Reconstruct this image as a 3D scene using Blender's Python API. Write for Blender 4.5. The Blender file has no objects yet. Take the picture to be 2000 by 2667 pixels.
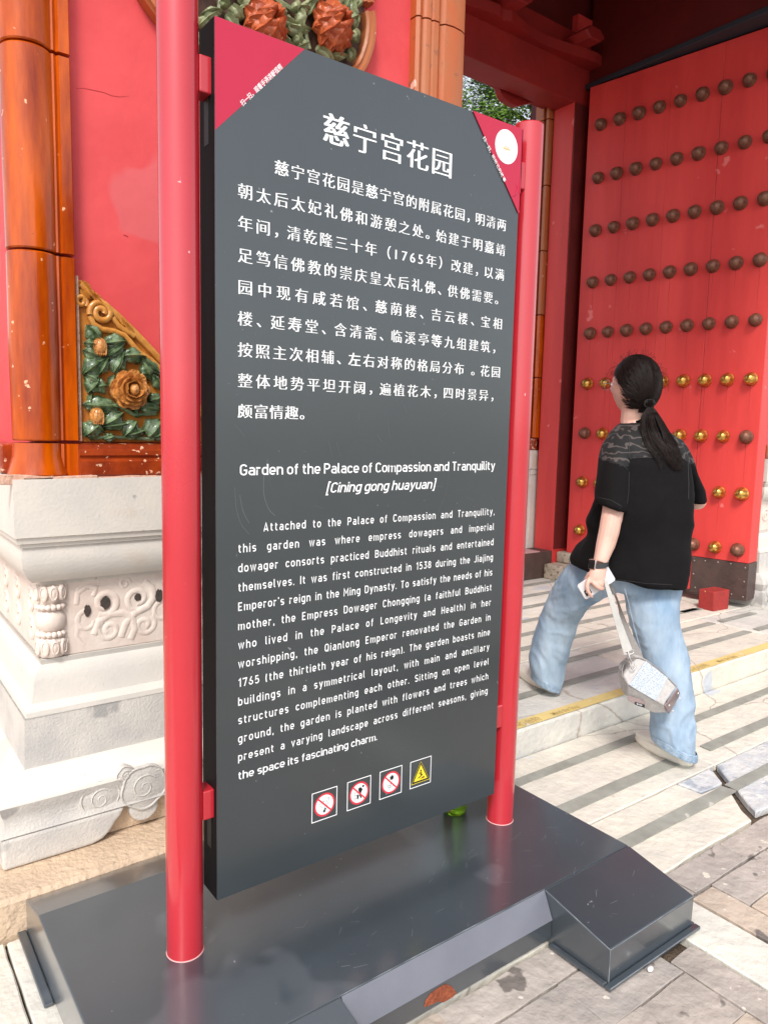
import bpy, math, random
import numpy as np
from mathutils import Vector, Matrix, noise
random.seed(7)
rad = math.radians
SC = bpy.context.scene
COL = SC.collection

# ---------------------------------------------------------------- camera
F = 1927.0
CX, CY = 1000.0, 1333.5
H = 1.35
def _u(v): return v / np.linalg.norm(v)
def _d(p): return _u(np.array([(p[0]-CX)/F, (p[1]-CY)/F, 1.0]))
_X = _d((3596, 1172)); _D = _d((614, 18182)); _D = _u(_D-np.dot(_D, _X)*_X)
_Z = -_D; _Y = np.cross(_Z, _X)
R = np.stack([_X, _Y, _Z])
CAMP = np.array([0, 0, H])
cam_d = bpy.data.cameras.new('camera'); cam = bpy.data.objects.new('camera', cam_d); COL.objects.link(cam)
cam_d.sensor_fit = 'VERTICAL'; cam_d.sensor_height = 36; cam_d.lens = F/2667*36
cam_d.clip_start = 0.05; cam_d.clip_end = 3000
r_, u_, b_ = R@np.array([1, 0, 0]), R@np.array([0, -1, 0]), R@np.array([0, 0, -1])
cam.matrix_world = Matrix(((r_[0], u_[0], b_[0], 0), (r_[1], u_[1], b_[1], 0), (r_[2], u_[2], b_[2], H), (0, 0, 0, 1)))
SC.camera = cam

# ---------------------------------------------------------------- light
SUN_EL, SUN_AZ = 48.0, 226.0      # azimuth: direction the light comes from, measured from +X counter-clockwise
w = bpy.data.worlds.new('World'); SC.world = w; w.use_nodes = True
nt = w.node_tree; nt.nodes.clear()
wo = nt.nodes.new('ShaderNodeOutputWorld'); bg = nt.nodes.new('ShaderNodeBackground')
sky = nt.nodes.new('ShaderNodeTexSky'); sky.sky_type = 'NISHITA'; sky.sun_disc = False
sky.sun_elevation = rad(SUN_EL); sky.sun_rotation = rad(90-SUN_AZ); sky.air_density = 1.0; sky.dust_density = 1.2; sky.ozone_density = 0.6
hs = nt.nodes.new('ShaderNodeHueSaturation'); hs.inputs['Saturation'].default_value = 0.28
bg.inputs[1].default_value = 0.14
nt.links.new(sky.outputs[0], hs.inputs['Color']); nt.links.new(hs.outputs[0], bg.inputs[0]); nt.links.new(bg.outputs[0], wo.inputs[0])
sl = bpy.data.lights.new('sun', 'SUN'); sun = bpy.data.objects.new('sun', sl); COL.objects.link(sun)
sl.energy = 1.5; sl.angle = rad(15); sl.color = (1.0, 0.955, 0.89)
sd = Vector((math.cos(rad(SUN_EL))*math.cos(rad(SUN_AZ)), math.cos(rad(SUN_EL))*math.sin(rad(SUN_AZ)), math.sin(rad(SUN_EL))))
sun.rotation_euler = (-sd).to_track_quat('-Z', 'Y').to_euler()
SC.view_settings.view_transform = 'Standard'; SC.view_settings.look = 'None'
SC.view_settings.exposure = 1.06; SC.view_settings.gamma = 1.0
SC.view_settings.use_curve_mapping = False
SC.render.engine = 'CYCLES'
SC.cycles.max_bounces = 8

# ---------------------------------------------------------------- survey helpers (photo pixel -> point of the place)
def ray(p): return R@np.array([(p[0]-CX)/F, (p[1]-CY)/F, 1.0])
def onZ(p, z=0.0): r = ray(p); return Vector(CAMP+r*(z-H)/r[2])
def onY(p, y): r = ray(p); return Vector(CAMP+r*y/r[1])
def atD(p, d): return Vector(CAMP+ray(p)*d)
RIGHT = Vector((r_[0], r_[1], 0)).normalized()
FWD = Vector((-RIGHT.y, RIGHT.x, 0))
UP = Vector((0, 0, 1))

# ---------------------------------------------------------------- object helpers
def link(o, parent=None):
    COL.objects.link(o)
    if parent is not None: o.parent = parent
    return o
def tag(o, label=None, cat=None, group=None, kind=None):
    if label: o['label'] = label
    if cat: o['category'] = cat
    if group: o['group'] = group
    if kind: o['kind'] = kind
    return o
def empty(name, loc=(0, 0, 0)):
    o = bpy.data.objects.new(name, None); COL.objects.link(o); o.location = loc; o.empty_display_size = 0.1
    return o
def place(o, parent):
    """mesh verts are in world coordinates: cancel the parent's location"""
    if parent is not None:
        o.parent = parent
        q = Vector((0, 0, 0)); p = parent
        while p is not None: q = q+Vector(p.location) if p.rotation_euler[:] == (0, 0, 0) else q; p = p.parent
        o.location = -q
class MB:
    def __init__(s): s.v = []; s.f = []; s.m = []
    def add(s, vs, fs, mi=0):
        n = len(s.v); s.v += [tuple(x) for x in vs]; s.f += [tuple(i+n for i in f) for f in fs]; s.m += [mi]*len(fs); return s
    def box(s, x0, x1, y0, y1, z0, z1, mi=0):
        vs = [(x, y, z) for z in (z0, z1) for y in (y0, y1) for x in (x0, x1)]
        return s.add(vs, [(0, 2, 3, 1), (4, 5, 7, 6), (0, 1, 5, 4), (1, 3, 7, 5), (3, 2, 6, 7), (2, 0, 4, 6)], mi)
    def prism(s, pts, a, b, axis='y', mi=0):
        """polygon pts in the plane across axis, extruded from a to b"""
        n = len(pts)
        def mk(p, t): return (p[0], t, p[1]) if axis == 'y' else ((p[0], p[1], t) if axis == 'z' else (t, p[0], p[1]))
        vs = [mk(p, a) for p in pts]+[mk(p, b) for p in pts]
        fs = [tuple(range(n))[::-1], tuple(range(n, 2*n))]+[(i, (i+1) % n, (i+1) % n+n, i+n) for i in range(n)]
        return s.add(vs, fs, mi)
    def rings(s, rs, caps=True, mi=0, closed=True):
        n = len(rs[0]); vs = [p for r in rs for p in r]; fs = []
        for k in range(len(rs)-1):
            for i in range(n if closed else n-1):
                j = (i+1) % n; fs.append((k*n+i, k*n+j, (k+1)*n+j, (k+1)*n+i))
        if caps: fs += [tuple(range(n))[::-1], tuple(range((len(rs)-1)*n, len(rs)*n))]
        return s.add(vs, fs, mi)
    def cyl(s, c, r, z0, z1, n=32, mi=0, r2=None):
        r2 = r if r2 is None else r2
        return s.rings([[(c[0]+q*math.cos(t*2*math.pi/n), c[1]+q*math.sin(t*2*math.pi/n), z) for t in range(n)] for q, z in ((r, z0), (r2, z1))], mi=mi)
    def tube(s, pts, rr, n=8, mi=0, flat=None):
        """sweep along pts; rr radius or list; flat=(axis vector, factor) squashes along that axis"""
        pts = [Vector(p) for p in pts]; m = len(pts)
        rr = rr if isinstance(rr, (list, tuple)) else [rr]*m
        out = []; prev = None
        for i, p in enumerate(pts):
            t = (pts[min(i+1, m-1)]-pts[max(i-1, 0)]).normalized()
            if prev is None:
                a = Vector((0, 1, 0)) if abs(t.y) < .9 else Vector((1, 0, 0))
                prev = (a-t*a.dot(t)).normalized()
            prev = (prev-t*prev.dot(t)).normalized(); q = t.cross(prev)
            ring = []
            for k in range(n):
                a = 2*math.pi*k/n; o = (prev*math.cos(a)+q*math.sin(a))*rr[i]
                if flat: ax = flat[0]; o = o-ax*o.dot(ax)*(1-flat[1])
                ring.append(p+o)
            out.append(ring)
        return s.rings(out, mi=mi)
    def mesh(s, name, mats, smooth=False):
        me = bpy.data.meshes.new(name); me.from_pydata(s.v, [], s.f)
        for m in (mats if isinstance(mats, (list, tuple)) else [mats]): me.materials.append(m)
        me.polygons.foreach_set('material_index', s.m)
        if smooth: me.polygons.foreach_set('use_smooth', [True]*len(me.polygons))
        me.update(); return me
    def build(s, name, mats, parent=None, smooth=False, bevel=0, subsurf=0, seg=2, angle=35):
        o = bpy.data.objects.new(name, s.mesh(name, mats, smooth)); COL.objects.link(o)
        place(o, parent)
        if bevel:
            b = o.modifiers.new('bevel', 'BEVEL'); b.width = bevel; b.segments = seg; b.limit_method = 'ANGLE'; b.angle_limit = rad(30)
        if subsurf:
            q = o.modifiers.new('sub', 'SUBSURF'); q.levels = q.render_levels = subsurf
        if smooth and not subsurf:
            try:
                o.data.set_sharp_from_angle(angle=rad(angle))
            except Exception: pass
        return o

# ---------------------------------------------------------------- materials
def new_mat(name):
    m = bpy.data.materials.new(name); m.use_nodes = True; t = m.node_tree
    return m, t, t.nodes['Principled BSDF']
def _ramp(t, stops):
    r = t.nodes.new('ShaderNodeValToRGB'); e = r.color_ramp.elements
    while len(e) < len(stops): e.new(0.5)
    for k, (p, c) in enumerate(stops): e[k].position = p; e[k].color = (*c, 1) if len(c) == 3 else c
    return r
def mat(name, c, c2=None, scale=4.0, rough=0.6, r2=None, bump=0.0, bscale=None, stretch=(1, 1, 1), spots=None, spot_scale=30, spot_t=0.7,
        metal=0.0, coat=0.0, detail=6, objrand=0.0, spec=0.5, rand_tint=None, bdist=0.01, extra=None, cracks=False, coatr=.05, trans=0.0, ior=1.45, sheen=0.0):
    m, t, p = new_mat(name); N = t.nodes; L = t.links
    tc = N.new('ShaderNodeTexCoord'); mp = N.new('ShaderNodeMapping'); mp.inputs['Scale'].default_value = stretch
    L.new(tc.outputs['Object'], mp.inputs[0])
    n1 = N.new('ShaderNodeTexNoise'); n1.inputs['Scale'].default_value = scale; n1.inputs['Detail'].default_value = detail; n1.inputs['Roughness'].default_value = .62
    L.new(mp.outputs[0], n1.inputs['Vector'])
    c2 = c2 or c
    rp = _ramp(t, [(0.34, c), (0.66, c2)]); L.new(n1.outputs['Fac'], rp.inputs[0]); colr = rp.outputs[0]
    if rand_tint:
        oi = N.new('ShaderNodeObjectInfo'); rr = _ramp(t, [(k/(len(rand_tint)-1), q) for k, q in enumerate(rand_tint)]); L.new(oi.outputs['Random'], rr.inputs[0])
        mx = N.new('ShaderNodeMix'); mx.data_type = 'RGBA'; mx.blend_type = 'MULTIPLY'; mx.inputs['Factor'].default_value = 1
        L.new(colr, mx.inputs['A']); L.new(rr.outputs[0], mx.inputs['B']); colr = mx.outputs['Result']
    if spots:
        for k, (sc_, s_s, s_t) in enumerate(spots):
            n2 = N.new('ShaderNodeTexNoise'); n2.inputs['Scale'].default_value = s_s; n2.inputs['Detail'].default_value = 3
            L.new(tc.outputs['Object'], n2.inputs['Vector'])
            r3 = _ramp(t, [(s_t, (0, 0, 0)), (s_t+.03, (1, 1, 1))]); L.new(n2.outputs['Fac'], r3.inputs[0])
            mx = N.new('ShaderNodeMix'); mx.data_type = 'RGBA'; L.new(r3.outputs[0], mx.inputs['Factor']); L.new(colr, mx.inputs['A']); mx.inputs['B'].default_value = (*sc_, 1); colr = mx.outputs['Result']
    if cracks:
        geo = N.new('ShaderNodeNewGeometry'); wn = N.new('ShaderNodeTexNoise'); wn.inputs['Scale'].default_value = 2.4; wn.inputs['Detail'].default_value = 8
        L.new(geo.outputs['Position'], wn.inputs['Vector']); am = N.new('ShaderNodeVectorMath'); am.operation = 'MULTIPLY_ADD'; am.inputs[1].default_value = (.28, .28, .28); L.new(wn.outputs['Color'], am.inputs[0]); L.new(geo.outputs['Position'], am.inputs[2])
        vo = N.new('ShaderNodeTexVoronoi'); vo.feature = 'DISTANCE_TO_EDGE'; vo.inputs['Scale'].default_value = .8; L.new(am.outputs[0], vo.inputs['Vector'])
        r5 = _ramp(t, [(.0, (1, 1, 1)), (.0045, (0, 0, 0))]); L.new(vo.outputs['Distance'], r5.inputs[0])
        mx = N.new('ShaderNodeMix'); mx.data_type = 'RGBA'; L.new(r5.outputs[0], mx.inputs['Factor']); L.new(colr, mx.inputs['A']); mx.inputs['B'].default_value = (.36, .30, .25, 1); colr = mx.outputs['Result']
    L.new(colr, p.inputs['Base Color'])
    if r2 is not None:
        mr = N.new('ShaderNodeMapRange'); mr.inputs['To Min'].default_value = rough; mr.inputs['To Max'].default_value = r2
        L.new(n1.outputs['Fac'], mr.inputs[0]); L.new(mr.outputs[0], p.inputs['Roughness'])
    else: p.inputs['Roughness'].default_value = rough
    p.inputs['Metallic'].default_value = metal; p.inputs['Coat Weight'].default_value = coat; p.inputs['Coat Roughness'].default_value = coatr
    p.inputs['Specular IOR Level'].default_value = spec; p.inputs['Transmission Weight'].default_value = trans; p.inputs['IOR'].default_value = ior
    if sheen: p.inputs['Sheen Weight'].default_value = sheen
    if bump:
        n3 = N.new('ShaderNodeTexNoise'); n3.inputs['Scale'].default_value = bscale or scale*3; n3.inputs['Detail'].default_value = 5
        L.new(mp.outputs[0], n3.inputs['Vector'])
        bp = N.new('ShaderNodeBump'); bp.inputs['Strength'].default_value = bump; bp.inputs['Distance'].default_value = bdist
        L.new(n3.outputs['Fac'], bp.inputs['Height']); L.new(bp.outputs[0], p.inputs['Normal'])
    return m
M = {}
M['wall'] = mat('red_wall_plaster', (.72, .084, .086), (.56, .048, .054), 1.1, detail=9, rough=.75, bump=.6, bscale=4, bdist=.015, spots=[((.62, .10, .105), 2.3, .60), ((.50, .035, .04), 60, .76)])
M['wood'] = mat('red_lacquer_wood', (.70, .060, .052), (.52, .032, .030), 2.6, .42, .58, bump=.4, bscale=10, stretch=(1, 1, .12), detail=9, spots=[((.70, .16, .15), 7, .70), ((.40, .03, .03), 40, .76)])
M['post'] = mat('crimson_post_paint', (.48, .020, .032), (.45, .017, .027), 3, .25, .32, coat=.8, coatr=.12, spots=[((.8, .35, .35), 42, .76)])
M['grey'] = mat('slate_grey_paint', (.026, .034, .038), (.022, .029, .033), 3, .28, .38, coat=.8, coatr=.16, spec=.8, bump=.12, bscale=2.5, bdist=.01, spots=[((.20, .21, .22), 60, .735)])
M['deck'] = mat('slate_grey_base_paint', (.042, .052, .062), (.033, .042, .051), 4, .24, .40, coat=1.0, coatr=.16, spec=1.0, bump=.12, bscale=5, bdist=.01, spots=[((.066, .076, .088), 2.5, .58), ((.24, .24, .25), 55, .73)])
M['side'] = mat('dark_panel_side', (.009, .008, .009), None, 3, .6, spec=.12)
M['white'] = mat('white_print', (.82, .82, .82), None, 3, .5)
M['black'] = mat('black_print', (.01, .01, .01), None, 3, .5)
M['redprint'] = mat('red_print', (.62, .04, .06), None, 3, .5)
M['yellow'] = mat('yellow_print', (.80, .62, .03), None, 3, .5)
M['sticker'] = mat('crimson_sticker', (.44, .012, .045), (.46, .014, .05), 3, .33, bump=.15, bscale=6)
M['tan'] = mat('tan_print', (.62, .45, .22), None, 3, .5)
M['marble'] = mat('white_marble', (.68, .625, .555), (.57, .535, .49), 4, .62, bump=.35, bscale=110, bdist=.003, detail=9, spots=[((.60, .51, .42), 2.2, .61), ((.44, .41, .38), 34, .73)])
M['marble_worn'] = mat('weathered_marble', (.60, .56, .51), (.45, .43, .41), 7, .7, bump=.6, bscale=140, bdist=.004, detail=10, spots=[((.36, .345, .33), 5, .63)])
M['dado'] = mat('carved_marble', (.72, .63, .56), (.64, .52, .45), 6, .68, bump=.5, bscale=50, bdist=.004)
M['groove'] = mat('dark_brown_hollow', (.035, .028, .026), (.08, .06, .05), 60, .9)
M['slab'] = mat('marble_paving', (.74, .70, .62), (.58, .555, .51), 5, .62, cracks=True, bump=.8, bscale=26, bdist=.010, rand_tint=[(1, .99, .95), (.90, .91, .93), (1, .97, .91), (.95, .93, .9)], spots=[((.50, .52, .55), 3.2, .68), ((.56, .47, .38), 9, .70), ((.34, .30, .27), 44, .76)])
M['slab_blue'] = mat('blue_grey_marble_paving', (.44, .46, .50), (.66, .64, .60), 6, .62, bump=.9, bscale=30, bdist=.010, spots=[((.36, .38, .42), 9, .60), ((.78, .74, .66), 14, .68)])
M['tanslab'] = mat('ochre_stone', (.62, .47, .33), (.50, .37, .26), 8, .75, bump=.9, bscale=50, bdist=.01)
M['brick'] = mat('grey_brick_paver', (.50, .435, .385), (.37, .325, .29), 7, .8, bump=.9, bscale=30, bdist=.010, rand_tint=[(1, 1, 1), (.82, .83, .85), (1.1, 1.02, .92)], spots=[((.17, .145, .13), 9, .625), ((.62, .56, .48), 24, .69), ((.09, .08, .07), 60, .74)])
M['dirt'] = mat('joint_dirt', (.07, .05, .035), (.14, .10, .07), 30, .95, bump=1, bscale=90)
M['strip'] = mat('grey_anti_slip_strip', (.24, .235, .205), (.33, .325, .285), 10, .8, bump=.5, bscale=200, bdist=.002, spots=[((.50, .48, .43), 20, .70)])
M['tape'] = mat('yellow_step_tape', (.74, .56, .20), (.62, .48, .20), 10, .6, spots=[((.66, .60, .50), 9, .64)])
M['tapeink'] = mat('faded_tape_ink', (.36, .25, .09), (.52, .37, .12), 40, .7)
M['glaze'] = mat('orange_glaze', (.62, .105, .001), (.20, .015, .0008), 10, .15, .30, stretch=(1, 1, .16), bump=.45, bscale=12, bdist=.008, coat=.08, spec=.45, spots=[((.74, .42, .24), 30, .705), ((.20, .03, .01), 70, .74)])
M['glaze_dark'] = mat('brown_orange_glaze', (.36, .05, .008), (.18, .02, .005), 9, .22, .4, bump=.5, bscale=20, coat=.4, spots=[((.72, .42, .28), 48, .63)])
M['glaze_pale'] = mat('worn_orange_glaze', (.44, .085, .014), (.36, .13, .05), 6, .35, .55, stretch=(1, 1, .3), bump=.4, bscale=18, coat=.15, spots=[((.28, .09, .04), 30, .66), ((.62, .42, .32), 12, .68)])
M['mortar'] = mat('pink_mortar', (.62, .40, .30), (.50, .27, .19), 18, .9, bump=1, bscale=40)
M['relief'] = mat('ochre_glaze_relief', (.52, .20, .03), (.36, .11, .02), 14, .24, .4, bump=.4, bscale=30, coat=.5)
M['reliefhi'] = mat('yellow_glaze_scroll', (.62, .29, .06), (.48, .18, .03), 18, .22, .4, bump=.3, bscale=40, coat=.5)
M['leafg'] = mat('green_glaze', (.012, .040, .006), (.20, .28, .15), 38, .22, .4, bump=.5, bscale=60, coat=.6)
M['petal'] = mat('tan_glaze_petal', (.66, .30, .075), (.38, .13, .03), 60, .22, .4, bump=.6, bscale=120, coat=.5, detail=2)
M['lotus'] = mat('terracotta_petal', (.50, .11, .035), (.30, .05, .016), 20, .35, .5, bump=.5, bscale=60, coat=.2)
M['medleaf'] = mat('faded_green_glaze', (.34, .35, .20), (.16, .19, .09), 14, .35, .5, bump=.5, bscale=50, coat=.2)
M['medback'] = mat('dark_brown_glaze', (.05, .022, .015), (.12, .05, .03), 9, .6, bump=.6, bscale=20)
M['shaded_wood'] = mat('shaded_red_timber', (.30, .016, .012), (.22, .011, .009), 3, .6, bump=.3, bscale=12, spots=[((.6, .35, .3), 34, .78)])  # gate red darkened for the shade under the eave; spots are chips
M['thresh'] = mat('brown_iron_plate', (.085, .050, .042), (.055, .034, .03), 12, .5, bump=.4, bscale=40, spots=[((.2, .15, .13), 40, .71)])
M['bronze'] = mat('brown_bronze_stud', (.24, .10, .06), (.10, .045, .03), 18, .38, .5, metal=.35, bump=.5, bscale=60)
M['gold'] = mat('worn_gilt_stud', (.80, .50, .11), (.26, .12, .04), 34, .20, .40, metal=.9, detail=3)
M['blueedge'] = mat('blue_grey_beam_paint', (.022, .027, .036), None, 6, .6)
M['darkwood'] = mat('dark_red_beam', (.12, .008, .006), (.09, .006, .005), 6, .6, bump=.3)  # red darkened so the colour carries the shade under the roof
M['rust'] = mat('rust_patch', (.35, .09, .035), (.22, .05, .02), 50, .85, bump=1, bscale=120)
M['bright_chip'] = mat('paint_chip', (.66, .33, .32), None, 4, .6)

# text ------------------------------------------------------------------
_txt = []
def text_meshes(items, offset=0.0, shear=0.0, res=3):
    """items: list of strings -> list of (verts Nx2, faces, width)"""
    obs = []
    for s in items:
        c = bpy.data.curves.new('t', 'FONT'); c.body = s; c.size = 1.0; c.offset = offset; c.shear = shear; c.resolution_u = res
        o = bpy.data.objects.new('t', c); COL.objects.link(o); obs.append(o)
    bpy.context.view_layer.update(); dg = bpy.context.evaluated_depsgraph_get(); out = []
    for o in obs:
        me = o.evaluated_get(dg).to_mesh()
        vs = [(v.co.x, v.co.y) for v in me.vertices]; fs = [tuple(p.vertices) for p in me.polygons]
        out.append((vs, fs)); o.evaluated_get(dg).to_mesh_clear()
    for o in obs:
        c = o.data; bpy.data.objects.remove(o); bpy.data.curves.remove(c)
    return out
def bounds(vs):
    xs = [v[0] for v in vs]; ys = [v[1] for v in vs]
    return (min(xs), max(xs), min(ys), max(ys)) if vs else (0, 0, 0, 0)

# ================================================================ SETTING
# ---- ground
g = MB(); g.add([(-900, -900, -.035), (900, -900, -.035), (900, 900, -.035), (-900, 900, -.035)], [(0, 1, 2, 3)])
ground = g.build('ground', mat('court_paving', (.42, .39, .35), (.34, .32, .29), .6, .85)); tag(ground, 'wide pale grey courtyard ground stretching away from the gate', kind='structure')

def wobble(poly, step=.05, amp=.004, seed=0):
    out = []
    n = len(poly)
    for i in range(n):
        a = Vector((*poly[i], 0)); b = Vector((*poly[(i+1) % n], 0)); L = (b-a).length; k = max(1, min(14, int(L/step)))
        nn = Vector((-(b-a).y, (b-a).x, 0)).normalized()
        for j in range(k):
            p = a.lerp(b, j/k); q = noise.noise(Vector((p.x*9+seed, p.y*9, seed)))*amp*(0.4 if j == 0 else 1)
            out.append((p.x+nn.x*q, p.y+nn.y*q))
    return out
def slab(poly, ztop, thick, m, parent, name='paving_slab', amp=.004, bev=.004, seed=0, step=.06):
    b = MB(); b.prism(wobble(poly, step, amp, seed), ztop-thick, ztop, 'z')
    return b.build(name, m, parent, bevel=bev, seg=1)
def rect(x0, x1, y0, y1, g=.003): return [(x0+g, y0+g), (x1-g, y0+g), (x1-g, y1-g), (x0+g, y1-g)]

pave = MB(); pave.add([(-.42, -.32, -.03), (7.4, -.32, -.03), (7.4, 2.0, -.03), (-.42, 2.0, -.03)], [(0, 1, 2, 3)])
pavement = pave.build('pavement', M['dirt']); tag(pavement, 'lower courtyard paving of marble slabs and grey bricks', kind='structure')
for k, (a, b) in enumerate([(-3.2, -1.4), (-1.4, .30), (.30, 1.45), (1.45, 2.853), (2.853, 4.25), (4.25, 5.7), (5.7, 7.4)]):
    slab(rect(a, b, 1.50, 1.997), .002*(k % 2), .03, M['slab'], pavement, seed=k)
for k, (a, b) in enumerate([(-3.4, -1.7), (-1.7, .2), (.2, 1.7)]):
    slab(rect(a, b, 1.185, 1.50), .001*(k % 2), .03, M['slab'], pavement, seed=k+20)
slab([(1.703, 1.19), (2.545, 1.192), (2.585, 1.25), (2.668, 1.33), (2.70, 1.392), (2.575, 1.40), (2.565, 1.497), (1.703, 1.497)], 0.0, .03, M['slab'], pavement, seed=31, amp=.006)
slab([(2.582, 1.405), (2.705, 1.398), (2.725, 1.40), (2.805, 1.49), (2.80, 1.497), (2.572, 1.497)], .003, .03, M['slab_blue'], pavement, seed=32, amp=.006)
slab([(2.615, 1.212), (2.74, 1.196), (3.8, 1.20), (3.8, 1.497), (2.86, 1.497), (2.768, 1.395), (2.700, 1.318)], .001, .030, M['slab_blue'], pavement, seed=33, amp=.007)
slab(rect(3.81, 5.3, 1.2, 1.497), 0, .03, M['slab'], pavement, seed=34)
slab(rect(5.31, 6.8, 1.2, 1.497), 0, .03, M['slab'], pavement, seed=35)
def brick(x0, x1, y0, y1, k):
    j = lambda: random.uniform(-.002, .003)
    q = .0012; p = [(x0+q+j(), y0+q+j()), (x1-q+j(), y0+q+j()), (x1-q+j(), y1-q+j()), (x0+q+j(), y1-q+j())]
    slab(p, -.003+random.uniform(-.002, .002), .03, M['brick'], pavement, 'brick', amp=.0045, bev=.0016, seed=k, step=.05)
kb = 100
for i in range(-5, 12):
    x = 1.995+.31*i; brick(x, x+.31, 1.078, 1.180, kb+i)
for c, y1 in enumerate([1.072, .952, .832, .712, .592, .472, .352]):
    for i in range(0, 8):
        x = 2.068+.33*i-(c % 2)*.0+(.16 if c % 2 and i else 0); x1 = 2.068+.33*(i+1)+(.16 if c % 2 else 0); kb += 1
        brick(x, x1, y1-.118, y1, kb)
for i in range(9):
    y = 1.07-.34*i; kb += 1; brick(1.955, 2.062, y-.34, y, kb); brick(1.672, 1.775, y-.34-.11, y-.11, kb+40)
slab(rect(1.78, 1.95, -.9, 1.07), 0.0, .03, M['slab'], pavement, seed=71)
slab(rect(1.78, 1.95, -2.6, -.9), 0.0, .03, M['slab'], pavement, seed=72)
for c in range(9):
    y1 = 1.072-.158*c
    for i in range(7):
        x1 = 1.667-.30*i+(.11 if c % 2 else 0); x1 = min(x1, 1.667); x0 = 1.667-.30*(i+1)+(.11 if c % 2 else 0); kb += 1
        brick(x0, x1, y1-.157, y1, kb)

# ---- raised platform
pf = MB(); pf.box(-6, 12, 2.012, 9.0, -.03, .095)
platform = pf.build('raised_platform', M['dirt']); tag(platform, 'raised stone platform before the gate, one step above the courtyard', kind='structure')
for k, (a, b) in enumerate([(-4.4, -2.2), (-2.2, .05), (.05, 2.10)]):
    slab(rect(a, b, 2.0, 4.2), .108+.001*(k % 2), .135, M['tanslab'], platform, seed=40+k, amp=.008, bev=.012)
for k, (a, b) in enumerate([(2.10, 3.35), (3.35, 4.62), (4.62, 6.0), (6.0, 7.5)]):
    slab(rect(a, b, 2.0, 2.62), .120+.0015*(k % 2), .148, M['slab'], platform, seed=50+k, amp=.007, bev=.010)
for k, (a, b) in enumerate([(2.10, 3.9), (3.9, 5.4), (5.4, 7.0)]):
    slab(rect(a, b, 2.62, 3.33), .122, .10, M['slab'], platform, seed=60+k, amp=.007)
for k, (a, b) in enumerate([(2.10, 3.2), (3.2, 4.4), (4.4, 6.0)]):
    slab(rect(a, b, 3.33, 4.7), .120, .10, M['slab'], platform, seed=66+k, amp=.007)
for k in range(6):
    slab(rect(1.0+1.2*k, 2.2+1.2*k, 4.7, 6.4), .120, .10, M['slab'], platform, seed=80+k)

def strip(y, x0, x1, z, wd, parent, seed=0):
    b = MB(); pts = [(x0, y-wd/2+.003), (x1-.006, y-wd/2), (x1, y-wd/2+.006), (x1-.012, y+wd/2), (x0+.006, y+wd/2)]
    b.prism(wobble(pts, .10, .0035, seed), z-.002, z+.0012, 'z'); return b.build('anti_slip_strip', M['strip'], parent)
strip(1.847, 2.02, 2.865, .005, .050, pavement, 1); strip(1.815, 3.16, 5.6, .005, .050, pavement, 2)
strip(1.612, 1.86, 2.80, .005, .060, pavement, 3); strip(1.607, 2.96, 5.6, .005, .055, pavement, 4)
strip(1.355, 1.78, 2.70, .005, .055, pavement, 5); strip(1.355, 2.705, 5.6, .0048, .055, pavement, 6)
for k, y in enumerate([2.262, 2.500, 2.775, 2.975, 3.19, 3.45, 3.69, 3.955]):
    strip(y, 2.16, 4.58 if k < 2 else 4.86, .1255 if k not in (2, 3, 4) else .1255, .050, platform, 10+k)
    if k < 3: strip(y-.008, 4.66, 5.1, .1255, .048, platform, 30+k)
tp = MB(); tp.prism(wobble([(2.13, 2.009), (3.34, 2.009), (3.34, 2.070), (2.13, 2.070)], .1, .003, 3), .1245, .1262, 'z')
tp.prism(wobble([(3.36, 2.009), (5.4, 2.009), (5.4, 2.068), (3.36, 2.068)], .1, .003, 4), .1245, .1262, 'z')
tape = tp.build('yellow_tape', M['tape'], platform)
tl = MB()
for s, x0, sx in (('小心台阶', 2.20, .048), ('Mind the Step', 2.455, .033), ('小心台阶', 3.52, .05), ('Mind the Step', 3.80, .035), ('小心台阶', 4.4, .05)):
    (vs, fs), = text_meshes([s], offset=.012)
    tl.add([(x0+v[0]*sx*.95, 2.018+v[1]*.044, .1270) for v in vs], fs)
tl.build('tape_lettering', M['tapeink'], tape)
tape.location = tape.location

# ================================================================ LEFT PIER
pier = empty('gate_pier', (1.2, 3.3, .11)); tag(pier, 'red wall pier with orange glazed tiles and carved marble pedestal behind the sign', 'wall')
PROF = [(.110, -.078), (.122, -.080), (.185, -.086), (.203, -.083), (.238, -.065), (.262, -.074), (.288, -.080), (.315, -.066), (.335, -.035), (.350, -.012), (.352, 0.0),
        (.495, 0.006), (.498, .010), (.512, .012), (.530, .030), (.555, .036), (.590, .040), (.615, .050), (.628, .062), (.632, .066), (.648, .062), (.650, .070),
        (.868, .072), (.870, .070), (.882, .068), (.884, .045), (.900, .030), (.930, .016), (.960, .012), (.990, .018), (.992, .010), (1.002, .010), (1.004, .002), (1.020, .000), (1.022, -.006), (1.185, -.006)]
def pedestal(x0, x1, yf, yb, zs=1.0, z0=.0):
    """moulded pedestal as rings around four sides; returns slices for separate blocks"""
    def ring(z, o): return [(x0+o, yf+o, z0+z*zs), (x1-o, yf+o, z0+z*zs), (x1-o, yb, z0+z*zs), (x0+o, yb, z0+z*zs)]
    return ring
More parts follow.
